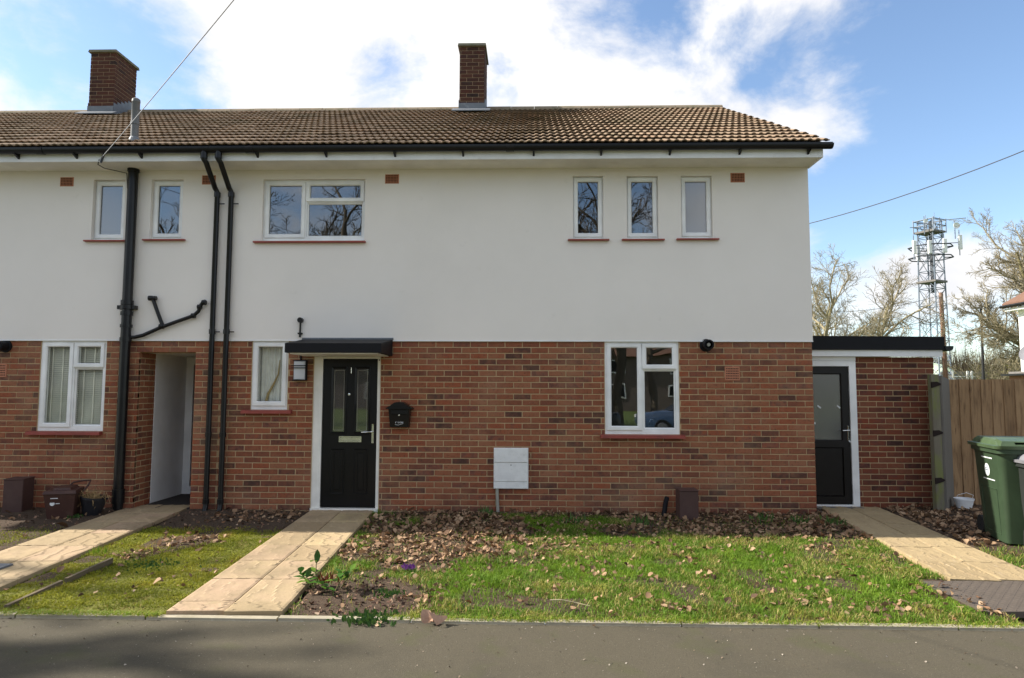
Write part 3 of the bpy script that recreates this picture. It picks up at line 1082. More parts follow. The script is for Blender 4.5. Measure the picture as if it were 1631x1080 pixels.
def window(h, o, kind, yf, frame='white_upvc', split=.5, top=.28, glass='glass', fw=.036, sw=.052, sill=None, sill_ext=(.08, .06), room=True, lower_bead=.06):
    x0, x1, z0, z1 = o
    m = MB()
    ring(m, x0, x1, z0, z1, fw, yf, yf + .07, lower_bead)
    xi0, xi1, zi0, zi1 = x0 + fw, x1 - fw, z0 + lower_bead, z1 - fw
    sashes, panes = [], []
    if kind == 'single':
        sashes.append((xi0 - .012, xi1 + .012, zi0 - .012, zi1 + .012))
    else:
        xs = xi0 + (xi1 - xi0) * split
        zs = zi1 - (zi1 - zi0) * top
        m.box(xs - .018, xs + .018, yf, yf + .07, zi0, zi1)
        m.box(xs + .018, xi1, yf, yf + .07, zs - .018, zs + .018)
        sashes.append((xi0 - .012, xs - .004, zi0 - .012, zi1 + .012))
        sashes.append((xs + .006, xi1 + .012, zs - .008, zi1 + .012))
        fx = (xs + .018, xi1, zi0, zs - .018)
        bd = MB()
        bevel_ring(bd, *fx, .022, yf + .012, yf + .05, .014)
        panes.append((fx[0] + .02, fx[1] - .02, fx[2] + .02, fx[3] - .02, yf + .03))
    wn = part('window', m, frame, h)
    if kind != 'single':
        part('glazing_bead', bd, frame, wn)
    for s in sashes:
        sm = MB()
        bevel_ring(sm, *s, sw, yf - .018, yf + .045)
        part('sash', sm, frame, wn)
        panes.append((s[0] + sw - .003, s[1] - sw + .003, s[2] + sw - .003, s[3] - sw + .003, yf + .015))
    for p in panes:
        part('pane', MB().box(p[0], p[1], p[4], p[4] + .004, p[2], p[3]), glass, wn)
        e = MB()                                              # black gasket line round each pane
        ring(e, p[0] - .001, p[1] + .001, p[2] - .001, p[3] + .001, .006, p[4] - .003, p[4] - .0005)
        part('gasket', e, 'rubber', wn)
    if kind != 'single':
        wx = [x0 + (x1 - x0) * q for q in (.15, .55, .85)]
    else:
        wx = [(x0 + x1) / 2]
    part('drain_cap', [mm for mm in [MB()] for q in wx if mm.box(q - .012, q + .012, yf - .004, yf - .0005, z0 + .020, z0 + .028)][0], frame, wn)
    if sill:
        yb = -.075
        y_in = yf - .001
        sm = MB().prism([(yb, z0 - sill), (y_in, z0 - sill + .004), (y_in, z0 - .003), (yb, z0 - .012)], x0 - sill_ext[0], x1 + sill_ext[1], 'x')
        part('sill', sm, 'sill_red', wn)
    if room:
        r = MB()
        rx0, rx1, rz0, rz1 = x0 - .3, x1 + .3, z0 - .25, z1 + .04
        ya, yb = .26, 1.7
        r.add([(rx0, ya, rz0), (rx1, ya, rz0), (rx1, yb, rz0), (rx0, yb, rz0), (rx0, ya, rz1), (rx1, ya, rz1), (rx1, yb, rz1), (rx0, yb, rz1)],
              [(0, 1, 2, 3), (4, 5, 6, 7), (1, 2, 6, 5), (2, 3, 7, 6), (3, 0, 4, 7)])
        part('room', r, 'room_dark', wn)
    return wn


w1 = window(house, U_WIDE, 'three', .028, 'white_upvc', .405, .34, sill=.034, sill_ext=(.095, .022))
for U in (U_A, U_B, U_C):
    window(house, U, 'single', .028, sill=.03, sill_ext=(.07, .07), fw=.026, glass='glass_obscure' if U is U_C else 'glass', lower_bead=.045)
w2 = window(house, O_KIT, 'three', .010, sill=.05, sill_ext=(.065, .055), fw=.040, sw=.055)
w3 = window(house, O_SMALL, 'single', .010, glass='glass_blind', sill=.05, sill_ext=(.10, .075), fw=.032, sw=.06)
cu = MB()
nn = 24
for i in range(nn):
    xx = O_SMALL[0] + .05 + (O_SMALL[1] - O_SMALL[0] - .1) * i / nn
    dx = (O_SMALL[1] - O_SMALL[0] - .1) / nn
    ya, yb = .11 + .014 * math.sin(i * 1.7), .11 + .014 * math.sin((i + 1) * 1.7)
    cu.add([(xx, ya, 1.33), (xx + dx, yb, 1.33), (xx + dx, yb, 2.17), (xx, ya, 2.17)], [(0, 1, 2, 3)])
part('curtain', cu, 'curtain', w3)
cu = MB()
cu.tube([(-3.50, .088, 1.34), (-3.46, .088, 1.50), (-3.385, .088, 1.64), (-3.33, .088, 1.76), (-3.315, .088, 1.95)], [.020, .017, .014, .010, .006], 6)
part('tie_back', cu, 'curtain_brown', w3)
w4 = window(lhouse, L_WIN, 'three', .010, sill=.05, sill_ext=(.10, .0), fw=.040, sw=.055, glass='glass_blind')
n = 0
zz = L_WIN[2] + .05
while zz < L_WIN[3] - .03:
    s = MB()
    for a, b in ((L_WIN[0] + .03, L_WIN[0] + .44), (L_WIN[0] + .455, L_WIN[1] - .03)):
        s.hexa([(a, .088, zz), (b, .088, zz), (b, .112, zz + .024), (a, .112, zz + .024), (a, .088, zz + .002), (b, .088, zz + .002), (b, .112, zz + .026), (a, .112, zz + .026)])
    part('blind_slat', s, 'blind', w4)
    zz += .0275
lt = MB()
for q in (.10, .235, .37, .53, .665, .80):
    lt.box(L_WIN[0] + q, L_WIN[0] + q + .016, .083, .086, L_WIN[2] + .04, L_WIN[3] - .03)
part('ladder_tape', lt, 'blind', w4)
for U in (L_UA, L_UB):
    window(lhouse, U, 'single', .040, 'white_upvc', sill=.03, sill_ext=(.07, .06), fw=.030, glass='glass_obscure' if U is L_UA else 'glass', lower_bead=.045)

# air bricks


def airbrick(h, x, z, w=.185, hh=.125, material='terracotta'):
    y = -.028 if z > ZJ else -.012
    a = part('air_brick', MB().cham(x - w / 2, x + w / 2, y, .01 if z < ZJ else -.0225, z - hh / 2, z + hh / 2, .004), material, h)
    m = MB()
    nx, nz = 8, 5
    for i in range(nx):
        for j in range(nz):
            cx_, cz_ = x + (i - (nx - 1) / 2) * w * .108, z + (j - (nz - 1) / 2) * hh * .17
            m.box(cx_ - .0066, cx_ + .0066, y - .0015, y + .002, cz_ - .0066, cz_ + .0066)
    part('vent_holes', m, 'dark_hole', a)


for px, py in ((625, 286), (1174, 284)):
    x, z = W(px, py)
    airbrick(house, x, z)
for px, py in ((108.5, 290.5), (334, 287.5)):
    x, z = W(px, py)
    airbrick(lhouse, x, z)
airbrick(house, *W(1166, 595), .19, .18)
airbrick(lhouse, *W(0, 590), .19, .18)

# ---- front door
x0, x1, _, z1 = O_DOOR
fr = MB()
fr.box(x0, x0 + .115, .012, .09, .03, z1)
fr.box(x1 - .04, x1, .012, .09, .03, z1)
fr.box(x0 + .115, x1 - .04, .012, .09, z1 - .07, z1)
fr.box(x0 + .002, x1 - .002, -.03, .09, .0, .045)
dfr = part('door_frame', fr, 'cream_frame', house)
dx0, dx1, dz0, dz1 = x0 + .12, x1 - .045, .058, z1 - .075
pg = lambda a, b, c, d: (W(a, 0)[0], W(b, 0)[0], W(800, d)[1], W(800, c)[1])
ga = (dx0 + .12, dx0 + .295, 1.005, 1.845)
gb = (dx1 - .285, dx1 - .11, 1.005, 1.845)
pa = (dx0 + .115, dx0 + .30, .22, .80)
pb = (dx1 - .29, dx1 - .105, .22, .80)
leaf = part('front_door', wall_boxes(MB(), dx0, dx1, dz0, dz1, [ga, gb], .030, .075), 'black_paint', house)
for q in (ga, gb):
    bm_ = MB()
    bevel_ring(bm_, q[0] - .018, q[1] + .018, q[2] - .018, q[3] + .018, .03, .018, .05, .02)
    part('glazing_moulding', bm_, 'black_paint', leaf)
    part('pane', MB().box(q[0], q[1], .045, .049, q[2], q[3]), 'glass_door', leaf)
    ld = MB()                                                # lead lines in the glass
    ring(ld, q[0] + .022, q[1] - .022, q[2] + .03, q[3] - .03, .005, .041, .0445)
    part('leading', ld, 'tarnished', leaf)
for q in (pa, pb):
    pm = MB()
    bevel_ring(pm, *q, .028, .020, .0295, .02)
    pm.cham(q[0] + .05, q[1] - .05, .021, .0295, q[2] + .05, q[3] - .05, .008)
    part('raised_panel', pm, 'black_paint', leaf)
lx = (W(539, 700)[0], W(575, 700)[0])
lp = MB()
ring(lp, lx[0], lx[1], .885, .96, .012, .016, .0295)
lp.cham(lx[0] + .012, lx[1] - .012, .020, .0295, .897, .948, .006)
part('letter_plate', lp, 'chrome', leaf)
hx = dx1 - .05
hd = MB().cham(hx - .014, hx + .016, .018, .0295, .87, 1.12, .004)
hd.tube([(hx, .02, 1.02), (hx, -.025, 1.02), (hx - .02, -.035, 1.02), (hx - .13, -.035, 1.015)], .009, 8)
part('handle', hd, 'chrome', leaf, smooth=True)
kx = (dx0 + dx1) / 2 + .01
part('spyhole', MB().lathe([(.0, -.006), (.016, -.004), (.016, .004)], (kx - .02, .024, 1.50), 'y', 12), 'chrome', leaf)
part('knocker', MB().cham(kx - .006, kx + .006, .012, .0295, 1.77, 1.85, .003), 'chrome', leaf)
part('security_sensor', MB().box(x1 - .026, x1 - .012, .004, .0115, 1.94, 1.955), 'black_matt', dfr)
r = MB()
r.add([(x0 - .2, .26, 0), (x1 + .2, .26, 0), (x1 + .2, 2, 0), (x0 - .2, 2, 0), (x0 - .2, .26, 2.2), (x1 + .2, .26, 2.2), (x1 + .2, 2, 2.2), (x0 - .2, 2, 2.2)],
      [(0, 1, 2, 3), (4, 5, 6, 7), (1, 2, 6, 5), (2, 3, 7, 6), (3, 0, 4, 7)])
part('hall', r, 'room_dark', dfr)

# door canopy
cxa, cxb = -2.968, -1.80
can = MB().hexa([(cxa, -.70, 2.005), (cxb, -.70, 2.005), (cxb, -.024, 2.0), (cxa, -.024, 2.0), (cxa, -.70, 2.118), (cxb, -.70, 2.118), (cxb, -.024, 2.215), (cxa, -.024, 2.215)])
cano = part('door_canopy', can, 'black_matt', house)
part('canopy_lining', MB().box(cxa + .05, cxb - .05, -.66, -.03, 1.990, 2.0035), 'cream_frame', cano)
part('lead_flashing', MB().box(cxa - .02, cxb + .01, -.034, -.0285, 2.205, 2.235), 'lead', cano)

# ---- open porch of the left house
px0, px1, _, pzt = O_PORCH
pm = MB()
pm.box(px0 - .2, px0 - .004, .245, .44, -.06, pzt)
pier = part('porch_pier', pm, 'mortar', lhouse)
rv = MB()
for b in brick_list(.006, .36, BASE, pzt + .005, [], .1):
    rv.cham(b[0], b[1], -.003, .05, b[2], b[2] + BR_H, .003)
rv.move(Matrix.Translation((px0 - .001, .036, 0)) @ Matrix.Rotation(math.pi / 2, 4, 'Z'))
part('brickwork', rv, 'brick', pier, stuff=True)
part('porch_side_wall', MB().box(px0 - .1, px0 + .006, .40, 1.4, -.06, pzt + .1), 'passage_white', lhouse)
part('porch_side_wall', MB().box(px1 + .002, px1 + .1, .245, 1.4, -.06, pzt + .1), 'brick', lhouse)
part('porch_ceiling', MB().box(px0 + .007, px1 + .001, .245, 1.4, pzt - .002, pzt + .1), 'soffit', lhouse)
part('porch_floor', MB().box(px0 + .007, px1 + .001, .04, 1.4, -.06, .024), 'door_mat', lhouse)
part('porch_back_wall', MB().box(px0 + .007, px1 + .001, 1.35, 1.40, .025, pzt - .003), 'room_dark', lhouse)
pf = MB()
ring(pf, px0 + .01, px1 - .002, .026, pzt - .006, .11, 1.22, 1.30)
pdf = part('door_frame', pf, 'white_upvc', lhouse)
part('porch_door', MB().box(px0 + .125, px1 - .116, 1.255, 1.29, .14, pzt - .12), 'black_paint', lhouse)
part('handle', MB().cham(px0 + .14, px0 + .165, 1.235, 1.254, .85, 1.08, .003), 'chrome', pdf)

# ---- pipes on the wall
def pipe(name, pts, r, h, sm=True, n=12):
    return part(name, MB().tube(pts, r, n), 'gutter_black', h, smooth=sm)


sx = -5.288
st = pipe('soil_pipe', [(sx, -.095, .02), (sx, -.095, 4.47)], .062, lhouse)
for zc, rr, hh in ((4.44, .074, .06), (2.66, .078, .055), (2.60, .085, .05), (2.52, .076, .05), (2.36, .074, .04), (2.18, .072, .05), (.10, .075, .18)):
    cl = MB().lathe([(rr, 0), (rr, hh)], (sx, -.095, zc), 'z', 14)
    part('pipe_collar', cl, 'gutter_black', st, smooth=True)
part('pipe_bracket', MB().box(sx - .12, sx + .11, -.12, -.035, 2.60, 2.65), 'gutter_black', st)
wp = lambda px, py, y=-.07: (W(px, py, y)[0], y, W(px, py, y)[1])
wst = MB().tube([wp(202, 538, -.09), wp(215, 537), wp(228, 534), wp(255, 522), wp(285, 511), wp(308, 503), wp(316, 496), wp(320, 486), wp(324, 481), wp(326, 480, -.02)], .024, 10)
wst.tube([wp(260, 521), wp(252, 500), wp(245, 480), wp(242, 475), wp(240, 474, -.02)], .024, 10)
for px, py in ((257, 520), (240, 475), (308, 503), (318, 489), (325, 482)):
    c = wp(px, py)
    wst.lathe([(.034, -.024), (.034, .024)], c, 'x', 10)
wst.tube([wp(239, 475), wp(249, 475)], .030, 10)
part('waste_pipe', wst, 'gutter_black', lhouse, smooth=True)
for h, top, bot, off in ((lhouse, (325, 248), (-4.160, .02), 0), (house, (348, 248), (-3.972, .02), 0)):
    xt, zt = W(top[0], top[1], -.505)
    xb = bot[0]
    dp = pipe('downpipe', [(xt, -.505, 4.56), (xt, -.505, 4.46), (xt + .02, -.48, 4.42), (xb - .02, -.10, 4.215), (xb, -.068, 4.16), (xb, -.068, .12), (xb, -.075, .05), (xb - .005, -.10, -.02)], .034, h)
    for zc in (4.10, 2.28, .95, .10):
        part('pipe_collar', MB().lathe([(.041, 0), (.041, .06)], (xb, -.068, zc), 'z', 12), 'gutter_black', dp)
    part('pipe_outlet', MB().lathe([(.043, 0), (.043, .07)], (xt, -.505, 4.47), 'z', 12), 'gutter_black', dp)
    for zc in (4.00, 2.30):
        part('pipe_clip', MB().box(xb - .012, xb + .10, -.075, -.063, zc, zc + .014), 'gutter_black', dp)

# flue terminals through the brickwork
for h, px, py in ((house, 1127, 549.5), (lhouse, 2, 551)):
    x, z = W(px, py, -.09)
    f = part('flue_terminal', MB().lathe([(.082, .0), (.082, -.025), (.060, -.03), (.060, -.11), (.066, -.115), (.066, -.16), (.048, -.165), (.048, -.10)], (x, 0, z), 'y', 20), 'black_matt', h, smooth=True)
    part('flue_core', MB().lathe([(.022, -.03), (.022, -.15)], (x, 0, z), 'y', 12), 'tarnished', f)

# twin-wall flue on the left roof
fx, _ = W(215, 200, -.2)
fp = part('roof_flue', MB().lathe([(.048, 4.55), (.048, 5.04), (.056, 5.04), (.056, 5.07), (.050, 5.07), (.050, 5.34), (.054, 5.345), (.050, 5.38), (.025, 5.40)], (fx, -.2, 0), 'z', 16), 'flue_metal', lhouse, smooth=True)
part('flue_collar', MB().lathe([(.075, 4.80), (.062, 4.85), (.05, 4.87)], (fx, -.2, 0), 'z', 14), 'lead', fp)

# overflow pipe above the canopy
ox, oz = W(478.5, 510, -.05)
ov = MB().tube([(ox, -.045, oz), (ox - .004, -.045, 2.24)], .013, 8)
ov.lathe([(.035, -.075), (.035, -.02)], (ox, 0, oz), 'y', 14)
ov.box(ox - .03, ox + .026, -.058, -.024, 2.28, 2.30)
part('overflow_pipe', ov, 'gutter_black', house, smooth=True)

# ------------------------------------------------------------------ things on the front wall
lx0, lz1 = W(470, 575)
lx1, lz0 = W(489, 605)
lm = thing('wall_light', ((lx0 + lx1) / 2, 0, lz0), 'black framed wall light with white diffuser beside the front door', 'wall light')
b = MB().box(lx0 - .006, lx1 + .006, -.03, -.008, lz0 - .008, lz1 + .008)
b.box(lx0 - .006, lx1 + .006, -.075, -.03, lz0 - .012, lz0)
b.box(lx0 - .006, lx1 + .006, -.075, -.03, lz1, lz1 + .010)
b.box(lx1, lx1 + .012, -.075, -.03, lz0, lz1)
part('back_plate', b, 'black_matt', lm)
part('diffuser', MB().cham(lx0 + .008, lx1 - .003, -.068, -.031, lz0 + .002, lz1 - .002, .008), 'diffuser', lm)
for q in (.60, .72):
    zz = lz0 + (lz1 - lz0) * q
    part('guard_bar', MB().box(lx0 - .02, lx1 + .004, -.080, -.0695, zz, zz + .011), 'black_matt', lm)
part('cable', MB().tube([((lx0 + lx1) / 2, -.02, lz1), ((lx0 + lx1) / 2, -.02, 2.0)], .012, 6), 'black_matt', lm)

# letter box
mx0, mz1 = W(618, 640)
mx1, mz0 = W(658, 680)
mc = (mx0 + mx1) / 2 + .004
mb = thing('letter_box', (mc, 0, mz0), 'black wall mounted post box with curved hood right of the front door', 'letter box')
z0_, z1_ = mz0, mz1
bw_, tw_ = .118, .138
zs_ = z1_ - .085
part('body', MB().hexa([(mc - bw_, -.10, z0_), (mc + bw_, -.10, z0_), (mc + bw_, -.008, z0_), (mc - bw_, -.008, z0_),
                        (mc - tw_, -.125, zs_), (mc + tw_, -.125, zs_), (mc + tw_, -.008, zs_), (mc - tw_, -.008, zs_)]), 'black_paint', mb)
hp = [(mc - .172, zs_ - .004), (mc + .172, zs_ - .004), (mc + .158, zs_ + .016), (mc + .115, zs_ + .036), (mc + .08, zs_ + .064), (mc + .055, zs_ + .080), (mc, zs_ + .085), (mc - .055, zs_ + .080), (mc - .08, zs_ + .064), (mc - .115, zs_ + .036), (mc - .158, zs_ + .016)]
hood = part('hood', MB().prism(hp, -.15, -.008, 'y'), 'black_paint', mb)
part('flap', MB().cham(mc - .105, mc + .105, -.130, -.118, zs_ - .075, zs_ - .012, .004), 'black_paint', mb)
part('lock', MB().lathe([(.0, -.006), (.012, -.005), (.012, .004)], (mc, -.118, z0_ + .155), 'y', 12), 'chrome', mb)


def text_part(txt, size, M4, material, parent, shear=0.0, ext=.001, name='lettering'):
    cu_ = bpy.data.curves.new('lettering', 'FONT')
    cu_.body = txt
    cu_.size = size
    cu_.shear = shear
    cu_.extrude = ext
    cu_.align_x = 'CENTER'
    cu_.resolution_u = 3
    to = bpy.data.objects.new('lettering', cu_)
    COL.objects.link(to)
    bpy.context.view_layer.update()
    me = bpy.data.meshes.new_from_object(to)
    bpy.data.objects.remove(to)
    bpy.data.curves.remove(cu_)
    me.transform(M4)
    me.materials.clear()
    me.materials.append(MATS[material])
    return link(name, me, parent)


text_part('Post', .062, Matrix.Translation((mc, -.1085, z0_ + .052)) @ Matrix.Rotation(R(90 - 5.7), 4, 'X'), 'white_print', mb, .35)
sw_ = MB().tube([(mc - .055, -.106, z0_ + .034), (mc - .01, -.1055, z0_ + .028), (mc + .05, -.107, z0_ + .046)], .0022, 5)
part('flourish', sw_, 'white_print', mb)

# gas meter box
gx0, gz1 = W(786.5, 713.5, -.05)
gx1, gz0 = W(841.5, 779, -.05)
gm = thing('meter_box', ((gx0 + gx1) / 2, 0, gz0), 'weathered white gas meter box fixed low on the brick wall', 'meter box')
cb = part('cabinet', MB().box(gx0, gx1, -.045, -.0075, gz0, gz1), 'meter_white', gm)
part('cabinet_door', MB().cham(gx0 + .008, gx1 - .008, -.058, -.046, gz0 + .09, gz0 + .325, .005), 'meter_white', gm)
part('cabinet_hood', MB().cham(gx0 + .004, gx1 - .004, -.062, -.046, gz0 + .331, gz1 - .003, .006), 'meter_white', gm)
part('cabinet_base', MB().cham(gx0 + .004, gx1 - .004, -.054, -.046, gz0 + .003, gz0 + .084, .005), 'meter_white', gm)
part('keyhole', MB().lathe([(.007, -.002), (.007, .002)], ((gx0 + gx1) / 2, -.0595, gz0 + .30), 'y', 10), 'black_matt', gm)
part('gas_pipe', MB().tube([(gx0 + .045, -.03, gz0), (gx0 + .048, -.03, .16), (gx0 + .06, -.034, -.03)], .020, 10), 'pipe_grey', gm, smooth=True)

# brown service covers standing at the wall foot
def service_box(x, y, w, d, h, label, rot=0):
    t = thing('service_box', (x, y, 0), label, 'service box', 'brown service boxes at the foot of the walls')
    M4 = Matrix.Translation((x, y, 0)) @ Matrix.Rotation(rot, 4, 'Z')
    part('casing', MB().cham(-w / 2, w / 2, -d / 2, d / 2, -.05, h - .012, .006).move(M4), 'brown_box', t)
    part('lid', MB().cham(-w / 2 - .006, w / 2 + .006, -d / 2 - .006, d / 2 + .004, h - .011, h, .004).move(M4), 'brown_box', t)
    return t


service_box(1.905, -.30, .225, .24, .365, 'dark brown service box standing under the kitchen window')
service_box(-6.50, -.22, .225, .26, .43, 'dark brown service box standing left of the small brown bin', .18)
dxp, dzp = W(1058, 800, -.12)
tag(part('drain_stub', MB().tube([(dxp + .045, -.06, .22), (dxp + .02, -.11, .17), (dxp - .03, -.20, -.02)], .030, 10), 'black_matt', smooth=True), 'short black drain pipe stub leaning left of the service box by the kitchen window', 'pipe')

# kitchen tap seen through the glass
tx, tz = W(1033, 690, .14)
kt = MB().tube([(tx, .16, .95), (tx, .16, 1.10), (tx + .008, .16, 1.15), (tx + .03, .16, 1.185), (tx + .06, .16, 1.19), (tx + .075, .16, 1.17)], .010, 8)
tag(part('kitchen_tap', kt, 'chrome', smooth=True), 'chrome swan neck tap behind the kitchen window', 'tap')

# ------------------------------------------------------------------ side extension
LY = .6
LX1 = 5.46
ext = thing('side_extension', (4.6, LY, 0), 'flat roofed brick lean-to with a dark half glazed side door', 'outbuilding')
lb = part('brick_wall', MB().box(4.405, LX1 - .004, LY + .001, LY + .2, BASE, 2.03), 'mortar', ext)
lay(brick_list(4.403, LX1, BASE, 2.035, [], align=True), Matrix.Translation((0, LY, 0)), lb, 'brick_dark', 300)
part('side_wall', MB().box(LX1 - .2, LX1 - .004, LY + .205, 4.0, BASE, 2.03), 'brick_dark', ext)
part('fascia', MB().box(XR + .008, 5.53, LY - .10, LY - .075, 2.035, 2.125), 'fascia_white', ext)
part('soffit', MB().box(XR + .008, 5.5, LY - .0745, LY - .001, 2.036, 2.05), 'fascia_white', ext)
rf = part('flat_roof', MB().box(XR + .008, 5.535, LY - .07, 4.1, 2.126, 2.30), 'black_matt', ext)
part('roof_edge', MB().hexa([(XR + .008, LY - .13, 2.122), (5.545, LY - .13, 2.122), (5.545, LY - .072, 2.122), (XR + .008, LY - .072, 2.122),
                             (XR + .008, LY - .13, 2.312), (5.545, LY - .13, 2.300), (5.545, LY - .072, 2.305), (XR + .008, LY - .072, 2.317)]), 'black_matt', rf)
gp = [(5.60 + .055 * math.cos(t), 2.16 + .055 * math.sin(t)) for t in [math.pi + math.pi * i / 8 for i in range(9)]]
part('side_gutter', MB().prism(gp + [(5.655, 2.175), (5.545, 2.175)], LY - .14, 4.1, 'y'), 'gutter_black', rf)
fr = MB()
fr.box(4.312, 4.402, LY - .03, LY + .06, .02, 1.975)
fr.box(XR + .01, 3.66, LY - .03, LY + .06, .02, 1.975)
fr.box(3.66, 4.312, LY - .03, LY + .06, 1.905, 1.975)
fr.box(XR + .01, 4.402, LY - .035, LY + .05, 1.978, 2.033)
fr.box(3.66, 4.312, LY - .03, LY + .06, .02, .05)
sdf = part('door_frame', fr, 'white_upvc', ext)
dl = MB()
ring(dl, 3.665, 4.307, .055, 1.90, .095, LY - .012, LY + .04, .10)
dl.box(3.76, 4.212, LY - .012, LY + .04, .81, .90)
sd = part('side_door', dl, 'anthracite', ext)
part('lower_panel', MB().cham(3.762, 4.21, LY + .002, LY + .03, .157, .808, .012), 'anthracite', sd)
part('pane', MB().box(3.758, 4.214, LY + .012, LY + .018, .898, 1.808), 'glass_reeded', sd)
bd = MB()
bevel_ring(bd, 3.752, 4.220, .892, 1.813, .02, LY - .004, LY + .011, .012)
part('glazing_bead', bd, 'anthracite', sd)
part('handle', MB().cham(4.268, 4.292, LY - .022, LY - .0125, .90, 1.10, .004).tube([(4.28, LY - .02, 1.04), (4.28, LY - .06, 1.04), (4.19, LY - .06, 1.037)], .008, 8), 'chrome', sd)
tp = MB()
for px, py, a in ((1305, 648, .7), (1336, 648, .7), (1298, 674, 0), (1342, 674, 0), (1353, 703, .8)):
    x, z = W(px, py, LY)
    q = MB().box(-.028, .028, -.001, .001, -.009, .009) if a else MB().box(-.012, .012, -.001, .001, -.014, .014)
    q.move(Matrix.Translation((x, LY - .0155 if px > 1350 else LY + .008, z)) @ Matrix.Rotation(a, 4, 'Y'))
    tp.add(q.v, q.f)
part('tape_strips', tp, 'white_print', sd)
part('threshold', MB().box(3.62, 4.40, LY - .16, LY - .032, -.02, .028), 'deck_grey', ext)

# ------------------------------------------------------------------ fence on the right
fence = thing('garden_fence', (6.4, .8, 0), 'brown closeboard timber fence right of the side extension', 'fence')
x = 5.76
while x < 9.2:
    wd = .158 + rnd.uniform(-.006, .006)
    z1_ = 1.735 + rnd.uniform(-.006, .004)
    b = MB().hexa([(x, .80, -.03), (x + wd, .812, -.03), (x + wd, .818, -.03), (x, .82, -.03), (x, .80, z1_), (x + wd, .812, z1_), (x + wd, .818, z1_), (x, .82, z1_)], tint=0)
    o = part('board', b, 'fence_board', fence)
    x += wd - .006
for zc in (.3, .9, 1.5):
    part('arris_rail', MB().prism([(.82, zc - .04), (.87, zc), (.82, zc + .04)], 5.7, 9.2, 'x'), 'timber_old', fence)
for xx in (7.3, 9.1):
    part('post', MB().box(xx, xx + .1, .875, .97, -.05, 1.74), 'fence_post', fence)
pmb = MB().box(5.235, 5.335, .27, .36, -.05, 1.79)
gp_ = part('gate_post', pmb, 'fence_post', fence)
for zc in (1.66, 1.03, .42):
    part('mortise', MB().prism([(5.232, zc - .05), (5.34, zc - .012), (5.355, zc + .005), (5.30, zc + .035), (5.232, zc + .03)], .262, .285, 'y'), 'dark_hole', gp_)
part('end_board', MB().hexa([(5.34, .285, -.03), (5.37, .272, -.03), (5.765, .775, -.03), (5.735, .79, -.03), (5.34, .285, 1.77), (5.37, .272, 1.77), (5.765, .775, 1.735), (5.735, .79, 1.735)]), 'fence_grey', fence)

# ------------------------------------------------------------------ bins, tub, caddy, pot


